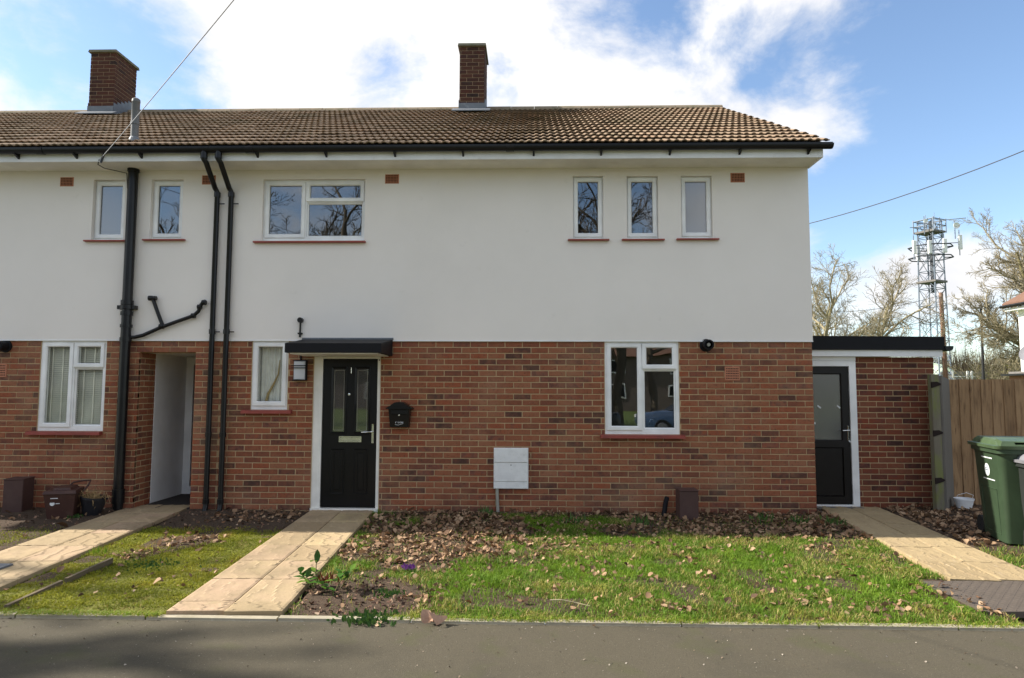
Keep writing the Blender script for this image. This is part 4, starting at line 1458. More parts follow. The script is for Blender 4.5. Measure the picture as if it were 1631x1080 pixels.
def wheelie(loc, rot, body_m, lid_m, label, print_=True, size=1.0):
    t = thing('wheelie_bin', (loc[0], loc[1], 0), label, 'bin', 'wheelie bins by the fence')
    M4 = Matrix.Translation((loc[0], loc[1], 0)) @ Matrix.Rotation(rot, 4, 'Z') @ Matrix.Scale(size, 4)
    # local: x width, y depth (front is low y)
    def rect(x0, x1, y0, y1, r, z):
        pts = []
        for cx_, cy_, a0 in ((x1 - r, y1 - r, 0), (x0 + r, y1 - r, 90), (x0 + r, y0 + r, 180), (x1 - r, y0 + r, 270)):
            for k in range(5):
                a = R(a0 + 22.5 * k)
                pts.append((cx_ + r * math.cos(a), cy_ + r * math.sin(a), z))
        return pts

    def loft(loops):
        m = MB()
        n_ = len(loops[0])
        fs = []
        for i in range(len(loops) - 1):
            for k in range(n_):
                k2 = (k + 1) % n_
                fs.append((i * n_ + k, i * n_ + k2, (i + 1) * n_ + k2, (i + 1) * n_ + k))
        fs.append(tuple(range(n_))[::-1])
        fs.append(tuple((len(loops) - 1) * n_ + k for k in range(n_)))
        return m.add([p for l in loops for p in l], fs)
    body = part('body', loft([rect(.0, .48, .0, .60, .05, .02), rect(-.012, .492, -.02, .62, .055, .30), rect(-.045, .525, -.06, .66, .06, .90), rect(-.05, .53, -.065, .665, .06, .93),
                              rect(-.075, .555, -.09, .68, .06, .93), rect(-.075, .555, -.09, .68, .06, .975)]).move(M4), body_m, t, smooth=True)
    lid = part('lid', loft([rect(-.095, .575, -.11, .70, .06, .978), rect(-.10, .58, -.12, .705, .06, 1.01), rect(-.06, .54, -.075, .66, .05, 1.015), rect(-.05, .53, -.02, .65, .05, 1.045), rect(-.02, .50, .05, .62, .05, 1.075)]).move(M4), lid_m, t, smooth=True)
    gpz = MB()
    for x0, x1 in ((-.05, .09), (.36, .53)):
        gpz.hexa([(x0, -.115, 1.012), (x1, -.115, 1.012), (x1, .05, 1.03), (x0, .05, 1.03), (x0 + .02, -.095, 1.06), (x1 - .02, -.095, 1.06), (x1 - .02, .05, 1.078), (x0 + .02, .05, 1.078)])
    gpz.hexa([(.088, -.115, 1.012), (.362, -.115, 1.012), (.362, -.08, 1.016), (.088, -.08, 1.016), (.088, -.11, 1.026), (.362, -.11, 1.026), (.362, -.08, 1.030), (.088, -.08, 1.030)])
    gpz.hexa([(.068, -.100, 1.050), (.382, -.100, 1.050), (.382, .05, 1.066), (.068, .05, 1.066), (.068, -.093, 1.061), (.382, -.093, 1.061), (.382, .05, 1.079), (.068, .05, 1.079)])
    part('lid_grip', gpz.move(M4), lid_m, lid)
    for xx in (.02, .46):
        part('wheel', MB().lathe([(.06, -.025), (.10, -.025), (.10, .025), (.06, .025)], (xx, .66, .10), 'x', 16).move(M4), 'rubber', t)
    part('axle', MB().tube([(-.01, .66, .10), (.49, .66, .10)], .012, 6).move(M4), 'rubber', t)
    part('rear_handle', MB().tube([(.02, .68, .95), (.02, .76, .98), (.46, .76, .98), (.46, .68, .95)], .015, 8).move(M4), body_m, t)
    if print_:
        # printed badge and text lines on the left side: (y along side, z), just proud of the tapering face
        def side(y, z):
            f = (z - .30) / .60
            return (-.012 - .033 * f - .0025, y, z)
        n_ = 22
        cy_, cz_, rr = .30, .735, .066
        ring_ = [side(cy_ + rr * math.cos(2 * math.pi * k / n_), cz_ + rr * math.sin(2 * math.pi * k / n_)) for k in range(n_)]
        part('badge', MB().add(ring_, [tuple(range(n_))]).move(M4), 'white_print', body)
        tx_ = MB()
        for (ya, yb, zc, hh) in ((.14, .42, .858, .012), (.12, .42, .632, .011)):
            tx_.add([side(ya, zc), side(yb, zc), side(yb, zc + hh), side(ya, zc + hh)], [(0, 1, 2, 3)])
        part('text_line', tx_.move(M4), 'white_print', body)
        tb = MB()
        for (ya, yb, zc, hh) in ((.29, .335, .748, .010), (.255, .335, .727, .012)):
            q = [side(ya, zc), side(yb, zc), side(yb, zc + hh), side(ya, zc + hh)]
            tb.add([(p[0] - .001, p[1], p[2]) for p in q], [(0, 1, 2, 3)])
        part('badge_print', tb.move(M4), 'grey_print', body)
        pn = MB()
        z_ = [(.10, .06), (.50, .06), (.50, .52), (.10, .52)]
        for k in range(4):
            a, b2 = z_[k], z_[(k + 1) % 4]
            pa_, pb_ = Vector(side(a[0], a[1] + .03)), Vector(side(b2[0], b2[1] + .03))
            pn.tube([pa_, pb_], .005, 5)
        part('side_rib', pn.move(M4), body_m, body)
    return t


BROT = -math.atan2(.17, .68)
wheelie((4.84, -1.60), BROT, 'bin_green', 'bin_lid', 'green wheelie bin with a round white badge on its side by the fence')
wheelie((4.91, -2.18), BROT + .1, 'bin_dark', 'bin_grey', 'dark wheelie bin with grey lid half out of frame right of the green bin', False, .87)

tb = thing('plastic_tub', (5.66, .40, .03), 'white plastic food tub lying on dead leaves behind the green bin', 'tub')
tubm = MB().lathe([(.085, .02), (.112, .125), (.118, .127), (.118, .145), (.108, .145), (.104, .13), (.08, .03)], (5.66, .40, .03), 'z', 20)
part('tub', tubm, 'tub_white', tb, smooth=True)
part('bail_handle', MB().tube([(5.55, .40, .165), (5.56, .36, .22), (5.66, .34, .255), (5.76, .36, .22), (5.77, .40, .165)], .003, 5), 'tub_white', tb)

cd = thing('food_caddy', (-5.66, -.52, 0), 'small dirty brown food waste caddy with a round white sticker', 'caddy')
CM = Matrix.Translation((-5.70, -.52, 0)) @ Matrix.Rotation(.30, 4, 'Z')
part('body', MB().hexa([(-.135, -.12, .0), (.135, -.12, .0), (.135, .12, .0), (-.135, .12, .0), (-.175, -.155, .30), (.165, -.155, .30), (.165, .155, .30), (-.175, .155, .30)]).move(CM), 'brown_caddy', cd)
lidc = MB().hexa([(-.185, -.17, .30), (.178, -.17, .30), (.178, .165, .30), (-.185, .165, .30), (-.17, -.155, .335), (.165, -.155, .335), (.165, .15, .345), (-.17, .15, .345)])
lidc.hexa([(-.10, -.10, .336), (.10, -.10, .336), (.12, .13, .345), (-.10, .13, .345), (-.08, -.08, .362), (.08, -.08, .362), (.10, .12, .372), (-.08, .12, .372)])
part('lid', lidc.move(CM), 'brown_caddy', cd)
part('carry_handle', MB().tube([(-.01, .12, .33), (.05, .14, .40), (.17, .13, .42), (.25, .10, .425), (.235, .08, .37), (.175, .04, .28)], .011, 7).move(CM), 'brown_caddy', cd)
part('sticker', MB().lathe([(.026, 0), (.026, .002)], (-.08, -.143, .185), 'y', 16).move(CM), 'white_print', cd)
part('sticker_lines', MB().box(-.10, -.02, -.150, -.148, .243, .252).box(-.045, .0, -.144, -.142, .18, .188).move(CM), 'white_print', cd)

pt = thing('plant_pot', (-5.38, -.42, 0), 'black pot of dry dead plant stems between the caddy and soil pipe', 'plant pot')
PM = Matrix.Translation((-5.42, -.42, .0)) @ Matrix.Rotation(R(7), 4, 'Y')
part('pot', MB().lathe([(.095, .0), (.145, .21), (.152, .212), (.152, .238), (.138, .238), (.13, .19)], (0, 0, 0), 'z', 20).move(PM), 'pot_black', pt, smooth=True)
ds = MB()
for i in range(70):
    a, rr = rnd.uniform(0, 6.28), rnd.uniform(0, .11)
    p = Vector((rr * math.cos(a), rr * math.sin(a), .2))
    q = p + Vector((rnd.gauss(0, .07), rnd.gauss(0, .07), rnd.uniform(.02, .12)))
    e = q + Vector((rnd.gauss(0, .06), rnd.gauss(0, .06), rnd.uniform(-.16, .04)))
    ds.tube([p, q, e], [.004, .003, .0015], 4)
part('dead_stems', ds.move(PM), 'straw', pt)

# timber edging board and utility covers
tbd = thing('edging_board', (-3.75, -3.3, 0), 'mossy old timber edging board laid along the left plot', 'timber board')
for (xa, ya, xb_, yb, zt) in ((-3.765, -2.66, -3.755, -3.28, .045), (-3.755, -3.33, -3.748, -3.92, .028)):
    part('timber_length', MB().hexa([(xa - .015, ya, -.05), (xb_ - .015, yb, -.05), (xb_ + .012, yb, -.05), (xa + .012, ya, -.05), (xa - .015, ya, zt), (xb_ - .015, yb, zt - .015), (xb_ + .012, yb, zt - .015), (xa + .012, ya, zt)]), 'timber_old', tbd)
tag(part('stop_tap_cover', MB().cham(-4.66, -4.50, -3.06, -2.88, -.02, .04, .003).move(Matrix.Identity(4)), 'lead'), 'small grey metal cover set in the left path', 'cover')
ic = thing('inspection_cover', (3.6, -3.4, 0), 'dark chequered iron inspection cover at the end of the right path', 'manhole cover')
IM = Matrix.Translation((3.20, -3.80, .0)) @ Matrix.Rotation(R(4), 4, 'Z')
part('plate', MB().box(0, .88, 0, .78, -.03, .014).move(IM), 'iron_cover', ic)
stt = MB()
for i in range(20):
    for j in range(18):
        x_, y_ = .025 + i * .0425, .025 + j * .0425
        q = MB().hexa([(-.016, -.005, 0), (.016, -.005, 0), (.016, .005, 0), (-.016, .005, 0), (-.012, -.003, .003), (.012, -.003, .003), (.012, .003, .003), (-.012, .003, .003)])
        q.move(Matrix.Translation((x_, y_, .0135)) @ Matrix.Rotation(R(45 if (i + j) % 2 else -45), 4, 'Z'))
        stt.add(q.v, q.f)
part('tread_bars', stt.move(IM), 'iron_cover', ic, stuff=True)

# ------------------------------------------------------------------ grass, moss, leaves
NR = np.random.RandomState(21)


def blades(px, py, h, w, lean, tint, name, material, label):
    n = len(px)
    pz = ground_z(px, py) - .004
    a = NR.rand(n) * 2 * np.pi
    la = NR.rand(n) * 2 * np.pi
    dx, dy = np.cos(a) * w, np.sin(a) * w
    lx_, ly_ = np.cos(la) * lean * h, np.sin(la) * lean * h
    V = np.zeros((n, 5, 3))
    V[:, 0] = np.stack([px - dx, py - dy, pz], -1)
    V[:, 1] = np.stack([px + dx, py + dy, pz], -1)
    V[:, 2] = np.stack([px + lx_ * .35 + dx * .8, py + ly_ * .35 + dy * .8, pz + h * .6], -1)
    V[:, 3] = np.stack([px + lx_ * .35 - dx * .8, py + ly_ * .35 - dy * .8, pz + h * .6], -1)
    V[:, 4] = np.stack([px + lx_, py + ly_, pz + h * (1 - .28 * lean)], -1)
    b = np.arange(n)[:, None] * 5
    F = np.concatenate([b + np.array([[0, 1, 2]]), b + np.array([[0, 2, 3]]), b + np.array([[3, 2, 4]])], 0)
    o = big_mesh(name, V.reshape(-1, 3), F, material, np.repeat(np.clip(tint, 0, .999), 5))
    return struct(o, label, 'stuff')


def scatter(n, x0, x1, y0, y1, dens):
    px, py = NR.uniform(x0, x1, n), NR.uniform(y0, y1, n)
    k = NR.rand(n) < dens(px, py)
    return px[k], py[k]


px, py = scatter(330000, -2.2, 6.2, KY - .005, -.1, lawn_mask)
tuft = vnoise(px, py, 9, 2.2) * .6 + vnoise(px, py, 3, 6.6) * .4
h = (.016 + .040 * NR.rand(len(px)) ** 1.4) * (.55 + .95 * tuft)
h = h * (1 + 1.1 * sstep(.62, .85, vnoise(px, py, 4.5, 14.2)) * NR.rand(len(px)))
tint = .10 + .55 * (1 - tuft) + .35 * (NR.rand(len(px)) - .35)
tint += .22 * sstep(.5, .75, vnoise(px, py, 1.6, 3.7))
blades(px, py, h, .0019 + .0012 * NR.rand(len(px)), .35 + .8 * NR.rand(len(px)), tint, 'grass', 'grass', 'patchy green lawn in the sun before the brick wall')
px, py = scatter(210000, -8, -2.0, KY - .02, -.9, moss_mask)
tuft = vnoise(px, py, 11, 2.9) * .6 + vnoise(px, py, 4, 1.6) * .4
h = (.009 + .022 * NR.rand(len(px)) ** 1.5) * (.35 + 1.3 * tuft)
tint = .15 + .5 * tuft + .4 * (NR.rand(len(px)) - .4) + .3 * sstep(.55, .8, vnoise(px, py, 2.3, 9.7)) - .25 * sstep(.6, .8, vnoise(px, py, 3, 12.7))
blades(px, py, h, .0022 + .0016 * NR.rand(len(px)), .5 + .9 * NR.rand(len(px)), tint, 'moss_turf', 'moss', 'low yellow green mossy turf between the two left paths')
# fringe of grass hanging over the edging and path sides
ex = NR.uniform(-1.0, 4.6, 9000)
ey = KY + NR.uniform(-.045, .02, 9000)
k = NR.rand(9000) < (.25 + .75 * vnoise(ex, ey * 0, 3, 2))
ex2 = NR.uniform(-3.7, -2.55, 3200)
ey2 = KY + NR.uniform(-.045, .02, 3200)
fx3, fy3 = [], []
for key, y0_, y1_, sides in (('centre', KY, -1.2, (-1, 1)), ('left', KY, -1.2, (-1, 1)), ('right', -2.95, -1.4, (-1,))):
    cx_, k_, hw_, _ = PATHS[key]
    for sd_ in sides:
        q = NR.uniform(y0_, y1_, 1500)
        xx_ = cx_ + k_ * q + sd_ * (hw_ + NR.uniform(-.022, .03, 1500))
        ok_ = (NR.rand(1500) < vnoise(xx_, q, 6, 8.8) * 1.1 - .1) & (soil_patch(xx_, q) < .5)
        fx3.append(xx_[ok_])
        fy3.append(q[ok_])
px, py = np.concatenate([ex[k], ex2] + fx3), np.concatenate([ey[k], ey2] + fy3)
blades(px, py, .02 + .035 * NR.rand(len(px)), np.full(len(px), .0022), .5 + NR.rand(len(px)), .1 + .7 * NR.rand(len(px)), 'grass_fringe', 'grass', 'ragged grass growing over the concrete edging')


def leaf_arrays(px, py, pz, size, tilt, seed):
    n = len(px)
    r = np.random.RandomState(seed)
    us = np.array([0, .22, .48, .74, 1.0])
    ws = np.array([.10, .34, .46, .32, .03])
    u = np.repeat(us, 3)[None, :] - .5
    v = (np.tile([-1, 0, 1], 5) * np.repeat(ws, 3))[None, :]
    v = v * (1 + .5 * (r.rand(n, 15) - .5))
    flat = r.rand(n, 1)
    curl, fold = r.normal(0, 1.5, (n, 1)) * flat, np.abs(r.normal(.6, .5, (n, 1))) * (.3 + .7 * flat)
    x = u + .08 * (r.rand(n, 15) - .5)
    y = v * np.cos(np.clip(fold, 0, 1.3))
    z = np.abs(v) * np.sin(np.clip(fold, 0, 1.3)) + curl * .38 * (u ** 2) + .05 * (r.rand(n, 15) - .5)
    P = np.stack([x, y, z], -1) * size[:, None, None]
    a, b, c = r.rand(n) * 6.283, r.normal(0, tilt, n), r.normal(0, tilt, n)
    flip = np.where(r.rand(n) < .4, np.pi, 0)
    b = b + flip

    def rot(P, ang, i, j):
        ca, sa = np.cos(ang)[:, None], np.sin(ang)[:, None]
        Q = P.copy()
        Q[..., i] = P[..., i] * ca - P[..., j] * sa
        Q[..., j] = P[..., i] * sa + P[..., j] * ca
        return Q
    P = rot(rot(rot(P, b, 1, 2), c, 0, 2), a, 0, 1)
    P[..., 2] -= P[..., 2].min(1, keepdims=True) * .8
    P = P + np.stack([px, py, pz], -1)[:, None, :]
    base = np.arange(n)[:, None] * 15
    q = []
    for i in range(4):
        for j in range(2):
            q.append(base + np.array([[i * 3 + j, i * 3 + j + 1, i * 3 + j + 4, i * 3 + j + 3]]))
    return P.reshape(-1, 3), np.concatenate(q, 0)


px, py = scatter(32000, -4.0, 7.0, -2.6, .55, lambda a, b: (.25 * leaf_zone(a, b) + .75 * leaf_zone(a, b) * (.35 + .65 * vnoise(a, b, 5, 4))) * .72 * (path_dist(a, b, 'right') > .03) * (path_dist(a, b, 'centre') > .04) * ((b < -.03) | (a > 4.35)))
lz = leaf_zone(px, py)
pz = ground_z(px, py) + NR.rand(len(px)) * .03 * lz
V, F = leaf_arrays(px, py, pz, .020 + .062 * NR.rand(len(px)) ** 1.9, .45, 3)
struct(big_mesh('leaf_litter', V, F, 'dead_leaf', np.repeat(NR.rand(len(px)), 15)), 'drifts of brown dead leaves along the foot of the walls', 'stuff')
# thin sprinkle of crumpled bits over both plots
px, py = scatter(15000, -6.8, 4.4, KY + .03, -.2, lambda a, b: .03 + .9 * sstep(.60, .85, vnoise(a, b, 5.5, 17)) * (a > -2.2) + .55 * (1 - sstep(.5, 2.2, np.hypot((a + .7) / 1.0, (b + 1.6) / .9))) * (a > -2) + .10 * (a > 2))
ok = np.minimum.reduce([path_dist(px, py, k_) for k_ in PATHS]) > .02
px, py = px[ok], py[ok]
V, F = leaf_arrays(px, py, ground_z(px, py) + .012, .02 + .035 * NR.rand(len(px)), .5, 8)
struct(big_mesh('leaf_scraps', V, F, 'dead_leaf', np.repeat(NR.rand(len(px)), 15)), 'small scraps of dead leaf caught in the grass', 'stuff')
# bark and soil crumbs in the shrub bed and on bare soil
px, py = scatter(24000, -6.9, 4.2, KY, -.05, lambda a, b: np.clip(soil_patch(a, b) * (a > -2.0) * (path_dist(a, b, 'centre') > .02) * .9 + .22 * ((b > -1.2) & (a < -2.8)) + .05, 0, 1) * (np.minimum(np.minimum(path_dist(a, b, 'left'), path_dist(a, b, 'centre')), path_dist(a, b, 'right')) > .015))
V, F = leaf_arrays(px, py, ground_z(px, py), .010 + .032 * NR.rand(len(px)) ** 2, .6, 12)
struct(big_mesh('bark_chippings', V, F, 'bark_chip', np.repeat(NR.rand(len(px)), 15)), 'dark bark chippings and crumbs lying on the bare soil', 'stuff')

# separate leaves one can pick out
leaf_me = []
for i in range(6):
    V, F = leaf_arrays(np.zeros(1), np.zeros(1), np.zeros(1), np.array([1.0]), .35, 60 + i)
    m = MB()
    m.add(V.tolist(), [tuple(f) for f in F], 0)
    leaf_me.append(m.mesh('dead_leaf', 'dead_leaf', True))


def single_leaf(x, y, s, label, group=None, zoff=.018):
    o = link('dead_leaf', leaf_me[rnd.randrange(6)], None, (x, y, float(ground_z(x, y)) + zoff))
    o.scale = (s, s, s)
    o.rotation_euler = (0, 0, rnd.uniform(0, 6.28))
    return tag(o, label, 'leaf', group)


cnt = 0
while cnt < 110:
    if cnt % 5 == 0:
        qx, qy = rnd.uniform(-1.6, 3.7), rnd.uniform(KY + .1, -1.5)
    x, y = qx + rnd.gauss(0, .13), qy + rnd.gauss(0, .10)
    if y < KY + .05:
        qx, qy = rnd.uniform(-1.6, 3.7), rnd.uniform(KY + .1, -1.5)
        continue
    if float(lawn_mask(x, y)) < .1:
        qx, qy = rnd.uniform(-1.6, 3.7), rnd.uniform(KY + .1, -1.5)
    else:
        single_leaf(x, y, rnd.uniform(.035, .07), 'curled dry leaf lying on the sunlit lawn', 'dead leaves scattered on the lawn')
        cnt += 1
for x, y in ((-3.60, -2.78), (-3.98, -3.02), (-3.2, -2.2), (-3.0, -3.3)):
    single_leaf(x, y, .075, 'pale dry leaf lying flat on the mossy plot between the left and centre paths', 'dead leaves on the mossy plot')
for x, y in ((-6.35, -.55), (-5.62, -.78), (-5.2, -1.25)):
    single_leaf(x, y, .12, 'orange brown leaf in the shade near the caddy', 'dead leaves by the caddy')
bl = thing('dead_leaf', (-.66, KY - .09, -.02), 'large crumpled pale brown leaf on the pavement against the edging', 'leaf')
for i, (dx, dy, s, a) in enumerate(((-.045, .02, .115, .3), (.035, -.005, .125, 2.4), (.0, .03, .10, 4.2))):
    me_ = leaf_me[i].copy()
    me_.materials[0] = MATS['leaf_pale']
    o = link('lobe', me_, bl, (-.66 + dx, KY - .09 + dy, .005))
    o.scale = (s, s, s)
    o.rotation_euler = (0, 0, a)
for x, y, s in ((-1.02, KY - .12, .05), (.42, KY - .09, .03)):
    o = single_leaf(x, y, s, 'small dry leaf on the pavement just below the edging', 'dead leaves on the pavement')
    o.location.z = -.015
tw = MB().tube([(.14, -3.70, .03), (.22, -3.74, .045), (.33, -3.76, .03), (.42, -3.83, .03)], [.004, .004, .003, .002], 5)
tag(part('fallen_twig', tw, 'twig'), 'thin pale fallen twig lying on the lawn', 'twig')

# pale grit and crumbs lying on the footway
n_ = 1500
qx, qy = NR.uniform(-4.6, 4.6, n_), KY - .06 - NR.rand(n_) ** 1.3 * 1.3
V, F = leaf_arrays(qx, qy, np.full(n_, -.020), .004 + .011 * NR.rand(n_) ** 4, .5, 77)
struct(big_mesh('footway_grit', V, F, 'grit', np.repeat(NR.rand(n_), 15)), 'scattered pale grit and crumbs on the tarmac footway', 'stuff')

# ------------------------------------------------------------------ small plants


def leaf_blade(m, p, d, up, ln, wd, tint):
    """one broad leaf: 4 x 2 faces with a keel"""
    d = d.normalized()
    s = d.cross(up).normalized()
    nrm = s.cross(d).normalized()
    vs = []
    for u, w_ in ((0, .12), (.25, .75), (.55, 1.0), (.82, .6), (1, .04)):
        c = p + d * (ln * u) + nrm * (-.22 * ln * u * u)
        vs += [c - s * (wd * w_) + nrm * wd * .25 * w_, c, c + s * (wd * w_) + nrm * wd * .25 * w_]
    fs = []
    for i in range(4):
        for j in range(2):
            fs.append((i * 3 + j, i * 3 + j + 1, i * 3 + j + 4, i * 3 + j + 3))
    m.add(vs, fs, tint)


lau = thing('laurel_seedling', (-1.62, -3.38, 0), 'young laurel shrub with glossy green leaves beside the centre path', 'shrub')
stems = [((-1.70, -3.38), (-1.70, -3.34, .20)), ((-1.74, -3.36), (-1.82, -3.36, .12)), ((-1.52, -3.44), (-1.46, -3.42, .15)), ((-1.58, -3.46), (-1.60, -3.52, .08)), ((-1.68, -3.44), (-1.74, -3.46, .11)), ((-1.50, -3.36), (-1.42, -3.32, .13))]
sm = MB()
lv_list = []
for (bx, by), tp_ in stems:
    b = Vector((bx, by, float(ground_z(bx, by)) - .01))
    t = Vector(tp_)
    mid = b.lerp(t, .5) + Vector((rnd.gauss(0, .012), rnd.gauss(0, .012), .01))
    part('stem', MB().tube([b, mid, t], [.006, .005, .003], 6), 'bark', lau)
    for i in range(rnd.randint(6, 8)):
        q = b.lerp(t, rnd.uniform(.45, 1))
        d = Vector((rnd.gauss(0, 1), rnd.gauss(0, 1), rnd.uniform(.1, 1.1)))
        lv_list.append((q, d))
for q, d in lv_list:
    m = MB()
    leaf_blade(m, q, d, Vector((0, 0, 1)) if abs(d.normalized().z) < .9 else Vector((0, 1, 0)), rnd.uniform(.07, .115), rnd.uniform(.018, .028), 0)
    part('leaf', m, 'laurel', lau, smooth=True)
red = MB()
for i in range(14):
    leaf_blade(red, Vector((-1.60 + rnd.gauss(0, .035), -3.37 + rnd.gauss(0, .03), .03)), Vector((rnd.gauss(0, .5), rnd.gauss(0, .5), 1)), Vector((0, 1, 0)), rnd.uniform(.07, .13), .006, None)
part('red_stems', red, 'laurel_red', lau)


def clump(name, x, y, n, ln, wd, material, label, cat, spread=.05, group=None):
    m = MB()
    for i in range(n):
        p = Vector((x + rnd.gauss(0, spread), y + rnd.gauss(0, spread * .7), 0))
        p.z = float(ground_z(p.x, p.y)) - .005
        leaf_blade(m, p, Vector((rnd.gauss(0, .35), rnd.gauss(0, .35), 1)), Vector((0, 1, .1)), ln * rnd.uniform(.6, 1.1), wd, None)
    return tag(part(name, m, material), label, cat, group, 'stuff' if name == 'weed_clump' else None)


GP = lambda px_, py_: (lambda d: (d.x * (-CAMH / d.z), -CAMD + d.y * (-CAMH / d.z)))(ray(px_, py_))
for px_, py_, lab in ((775, 823, 'green bulb shoots growing by the meter box pipe'), (912, 836, 'green bulb shoots in the shade left of the kitchen window'), (1018, 836, 'green bulb shoots in the leaves under the kitchen window'),
                      (1216, 832, 'green bulb shoots by the wall near the right corner'), (1272, 836, 'green bulb shoots right at the corner of the house'), (1325, 838, 'green bulb shoots beside the right path')):
    x, y = GP(px_, py_)
    clump('bulb_shoots', x, min(y, -.12), 26, .13, .006, 'shoot', lab, 'plant', .06, 'bulb shoots along the wall')
x, y = GP(585, 985)
clump('weed_clump', x, y, 210, .05, .010, 'weed', 'dark green weed clump overhanging the edging by the shrub bed', 'plant', .085, 'weeds in the gardens')
x, y = GP(615, 945)
clump('weed_clump', x, y, 70, .04, .008, 'weed', 'fine leaved green weed in the middle of the shrub bed', 'plant', .06, 'weeds in the gardens')
x, y = GP(240, 900)
clump('weed_clump', x, y, 90, .035, .009, 'weed', 'grey green weed patch in the middle of the mossy plot', 'plant', .14, 'weeds in the gardens')
x, y = GP(155, 880)
clump('weed_clump', x, y, 90, .07, .004, 'grass', 'bright grass tuft beside the left path', 'grass tuft', .06)
x, y = GP(118, 825)
clump('weed_clump', x, y, 40, .05, .008, 'weed', 'small weed at the foot of the caddy and pot', 'plant', .05, 'weeds in the gardens')
x, y = GP(655, 912)
cr_ = thing('crocus', (x, y, 0), 'small purple crocus flower in the lawn near the leaf drift', 'flower')
m = MB()
for i in range(9):
    a = i * .8
    leaf_blade(m, Vector((x + rnd.gauss(0, .03), y + rnd.gauss(0, .02), .03)), Vector((math.cos(a) * .5, math.sin(a) * .5, 1)), Vector((0, 1, .1)), .05, .013, None)
part('petals', m, 'crocus', cr_)
m = MB()
for i in range(14):
    leaf_blade(m, Vector((x + rnd.gauss(0, .03), y + rnd.gauss(0, .02), .0)), Vector((rnd.gauss(0, .5), rnd.gauss(0, .5), 1)), Vector((0, 1, .1)), .06, .003, None)
part('leaves', m, 'shoot', cr_)


# ------------------------------------------------------------------ trees
def grow_tree(name, base, stems, seed, height, levels, label, group=None, crown_mat='twig', trunk_mat='bark', r0=.2, kids=(5, 6, 7, 8), up=.12, lratio=.62, rmin=.006, droop=0, cat='tree', spread=1.0, clear=.25, kr=.42):
    r = random.Random(seed)
    trunk, crown = [], []

    def branch(p, d, ln, rad, lev):
        n = 7 if lev == 0 else 5 if lev < 3 else 3
        pts, rr = [p.copy()], [rad]
        dirs = []
        for i in range(n):
            w_ = .10 if lev == 0 else .20
            d = (d + Vector((r.gauss(0, w_), r.gauss(0, w_), r.gauss(0, w_) + (up if lev > 0 else .05)))).normalized()
            p = p + d * (ln / n)
            pts.append(p.copy())
            dirs.append(d.copy())
            rr.append(max(rmin, rad * (1 - .72 * (i + 1) / n)))
        (trunk if lev == 0 else crown).append((pts, rr, lev))
        if lev >= levels:
            return
        k = kids[min(lev, len(kids) - 1)]
        for c in range(k):
            t = clear + (1 - clear) * (c + r.random()) / k if lev == 0 else .18 + .82 * (c + r.random()) / k
            i = min(n - 1, int(t * n))
            q = pts[i].lerp(pts[i + 1], t * n - i)
            dd = dirs[i]
            ax = dd.orthogonal().normalized()
            ax.rotate(Matrix.Rotation(r.uniform(0, 6.283), 3, dd))
            ang = r.uniform(.45, .95) * spread
            nd = (dd * math.cos(ang) + ax * math.sin(ang))
            nl = ln * lratio * r.uniform(.65, 1.1) * (1.15 - .45 * t)
            branch(q, nd, nl, max(rmin, min(rr[i] * .8, rad * kr)), lev + 1)
    for (off, dr, hh, rad) in stems:
        branch(Vector(base) + Vector(off), Vector(dr).normalized(), height * hh, rad, 0)

    def tubes(lst, nm, material, sides):
        Vs, Fs, o = [], [], 0
        for pts, rr, lev in lst:
            ns = sides if lev == 0 else 5 if lev == 1 else 3
            ref = Vector((.3, .8, .5))
            for i, p in enumerate(pts):
                d = (pts[min(i + 1, len(pts) - 1)] - pts[max(i - 1, 0)]).normalized()
                a = (ref - d * ref.dot(d)).normalized()
                b = d.cross(a)
                for k in range(ns):
                    an = 2 * math.pi * k / ns
                    q = p + (a * math.cos(an) + b * math.sin(an)) * rr[i]
                    Vs.append((q.x, q.y, q.z))
            for i in range(len(pts) - 1):
                for k in range(ns):
                    k2 = (k + 1) % ns
                    Fs.append((o + i * ns + k, o + i * ns + k2, o + (i + 1) * ns + k2, o + (i + 1) * ns + k))
            o += ns * len(pts)
        return big_mesh(nm, np.array(Vs), np.array(Fs), material, parent=t, smooth=True)
    t = thing(name, base, label, cat, group)
    tubes(trunk, 'trunk', trunk_mat, 9)
    tubes(crown, 'crown', crown_mat, 6)
    return t


# behind the houses
y = 27
bx = W(1352, 560, y)[0]
grow_tree('bare_tree', (bx, y, -.1), [((-1.0, 0, 0), (-.12, 0, 1), .66, .20), ((.1, .3, 0), (.05, .1, 1), .60, .15), ((.35, 0, 0), (.22, 0, 1), .64, .20)], 4, 10.2, 4,
          'bare rounded tree beyond the lean-to roof left of the mast', kids=(10, 8, 7, 6), rmin=.0065, lratio=.56, spread=1.15, clear=.20, up=.05)
y = 22
bx = W(1712, 560, y)[0]
grow_tree('bare_tree', (bx, y, -.1), [((0, 0, 0), (-.12, 0, 1), .72, .30), ((-.2, .2, 2.4), (-1.0, .1, .78), .44, .15), ((-.2, -.2, 3.0), (-1.0, -.1, .42), .40, .11), ((0, 0, 2), (-.55, .1, 1), .62, .18)], 9, 10.5, 4,
          'large bare tree with mossy limbs reaching in from the right edge', kids=(10, 9, 8, 6), rmin=.0055, lratio=.50, up=.05, spread=1.0)


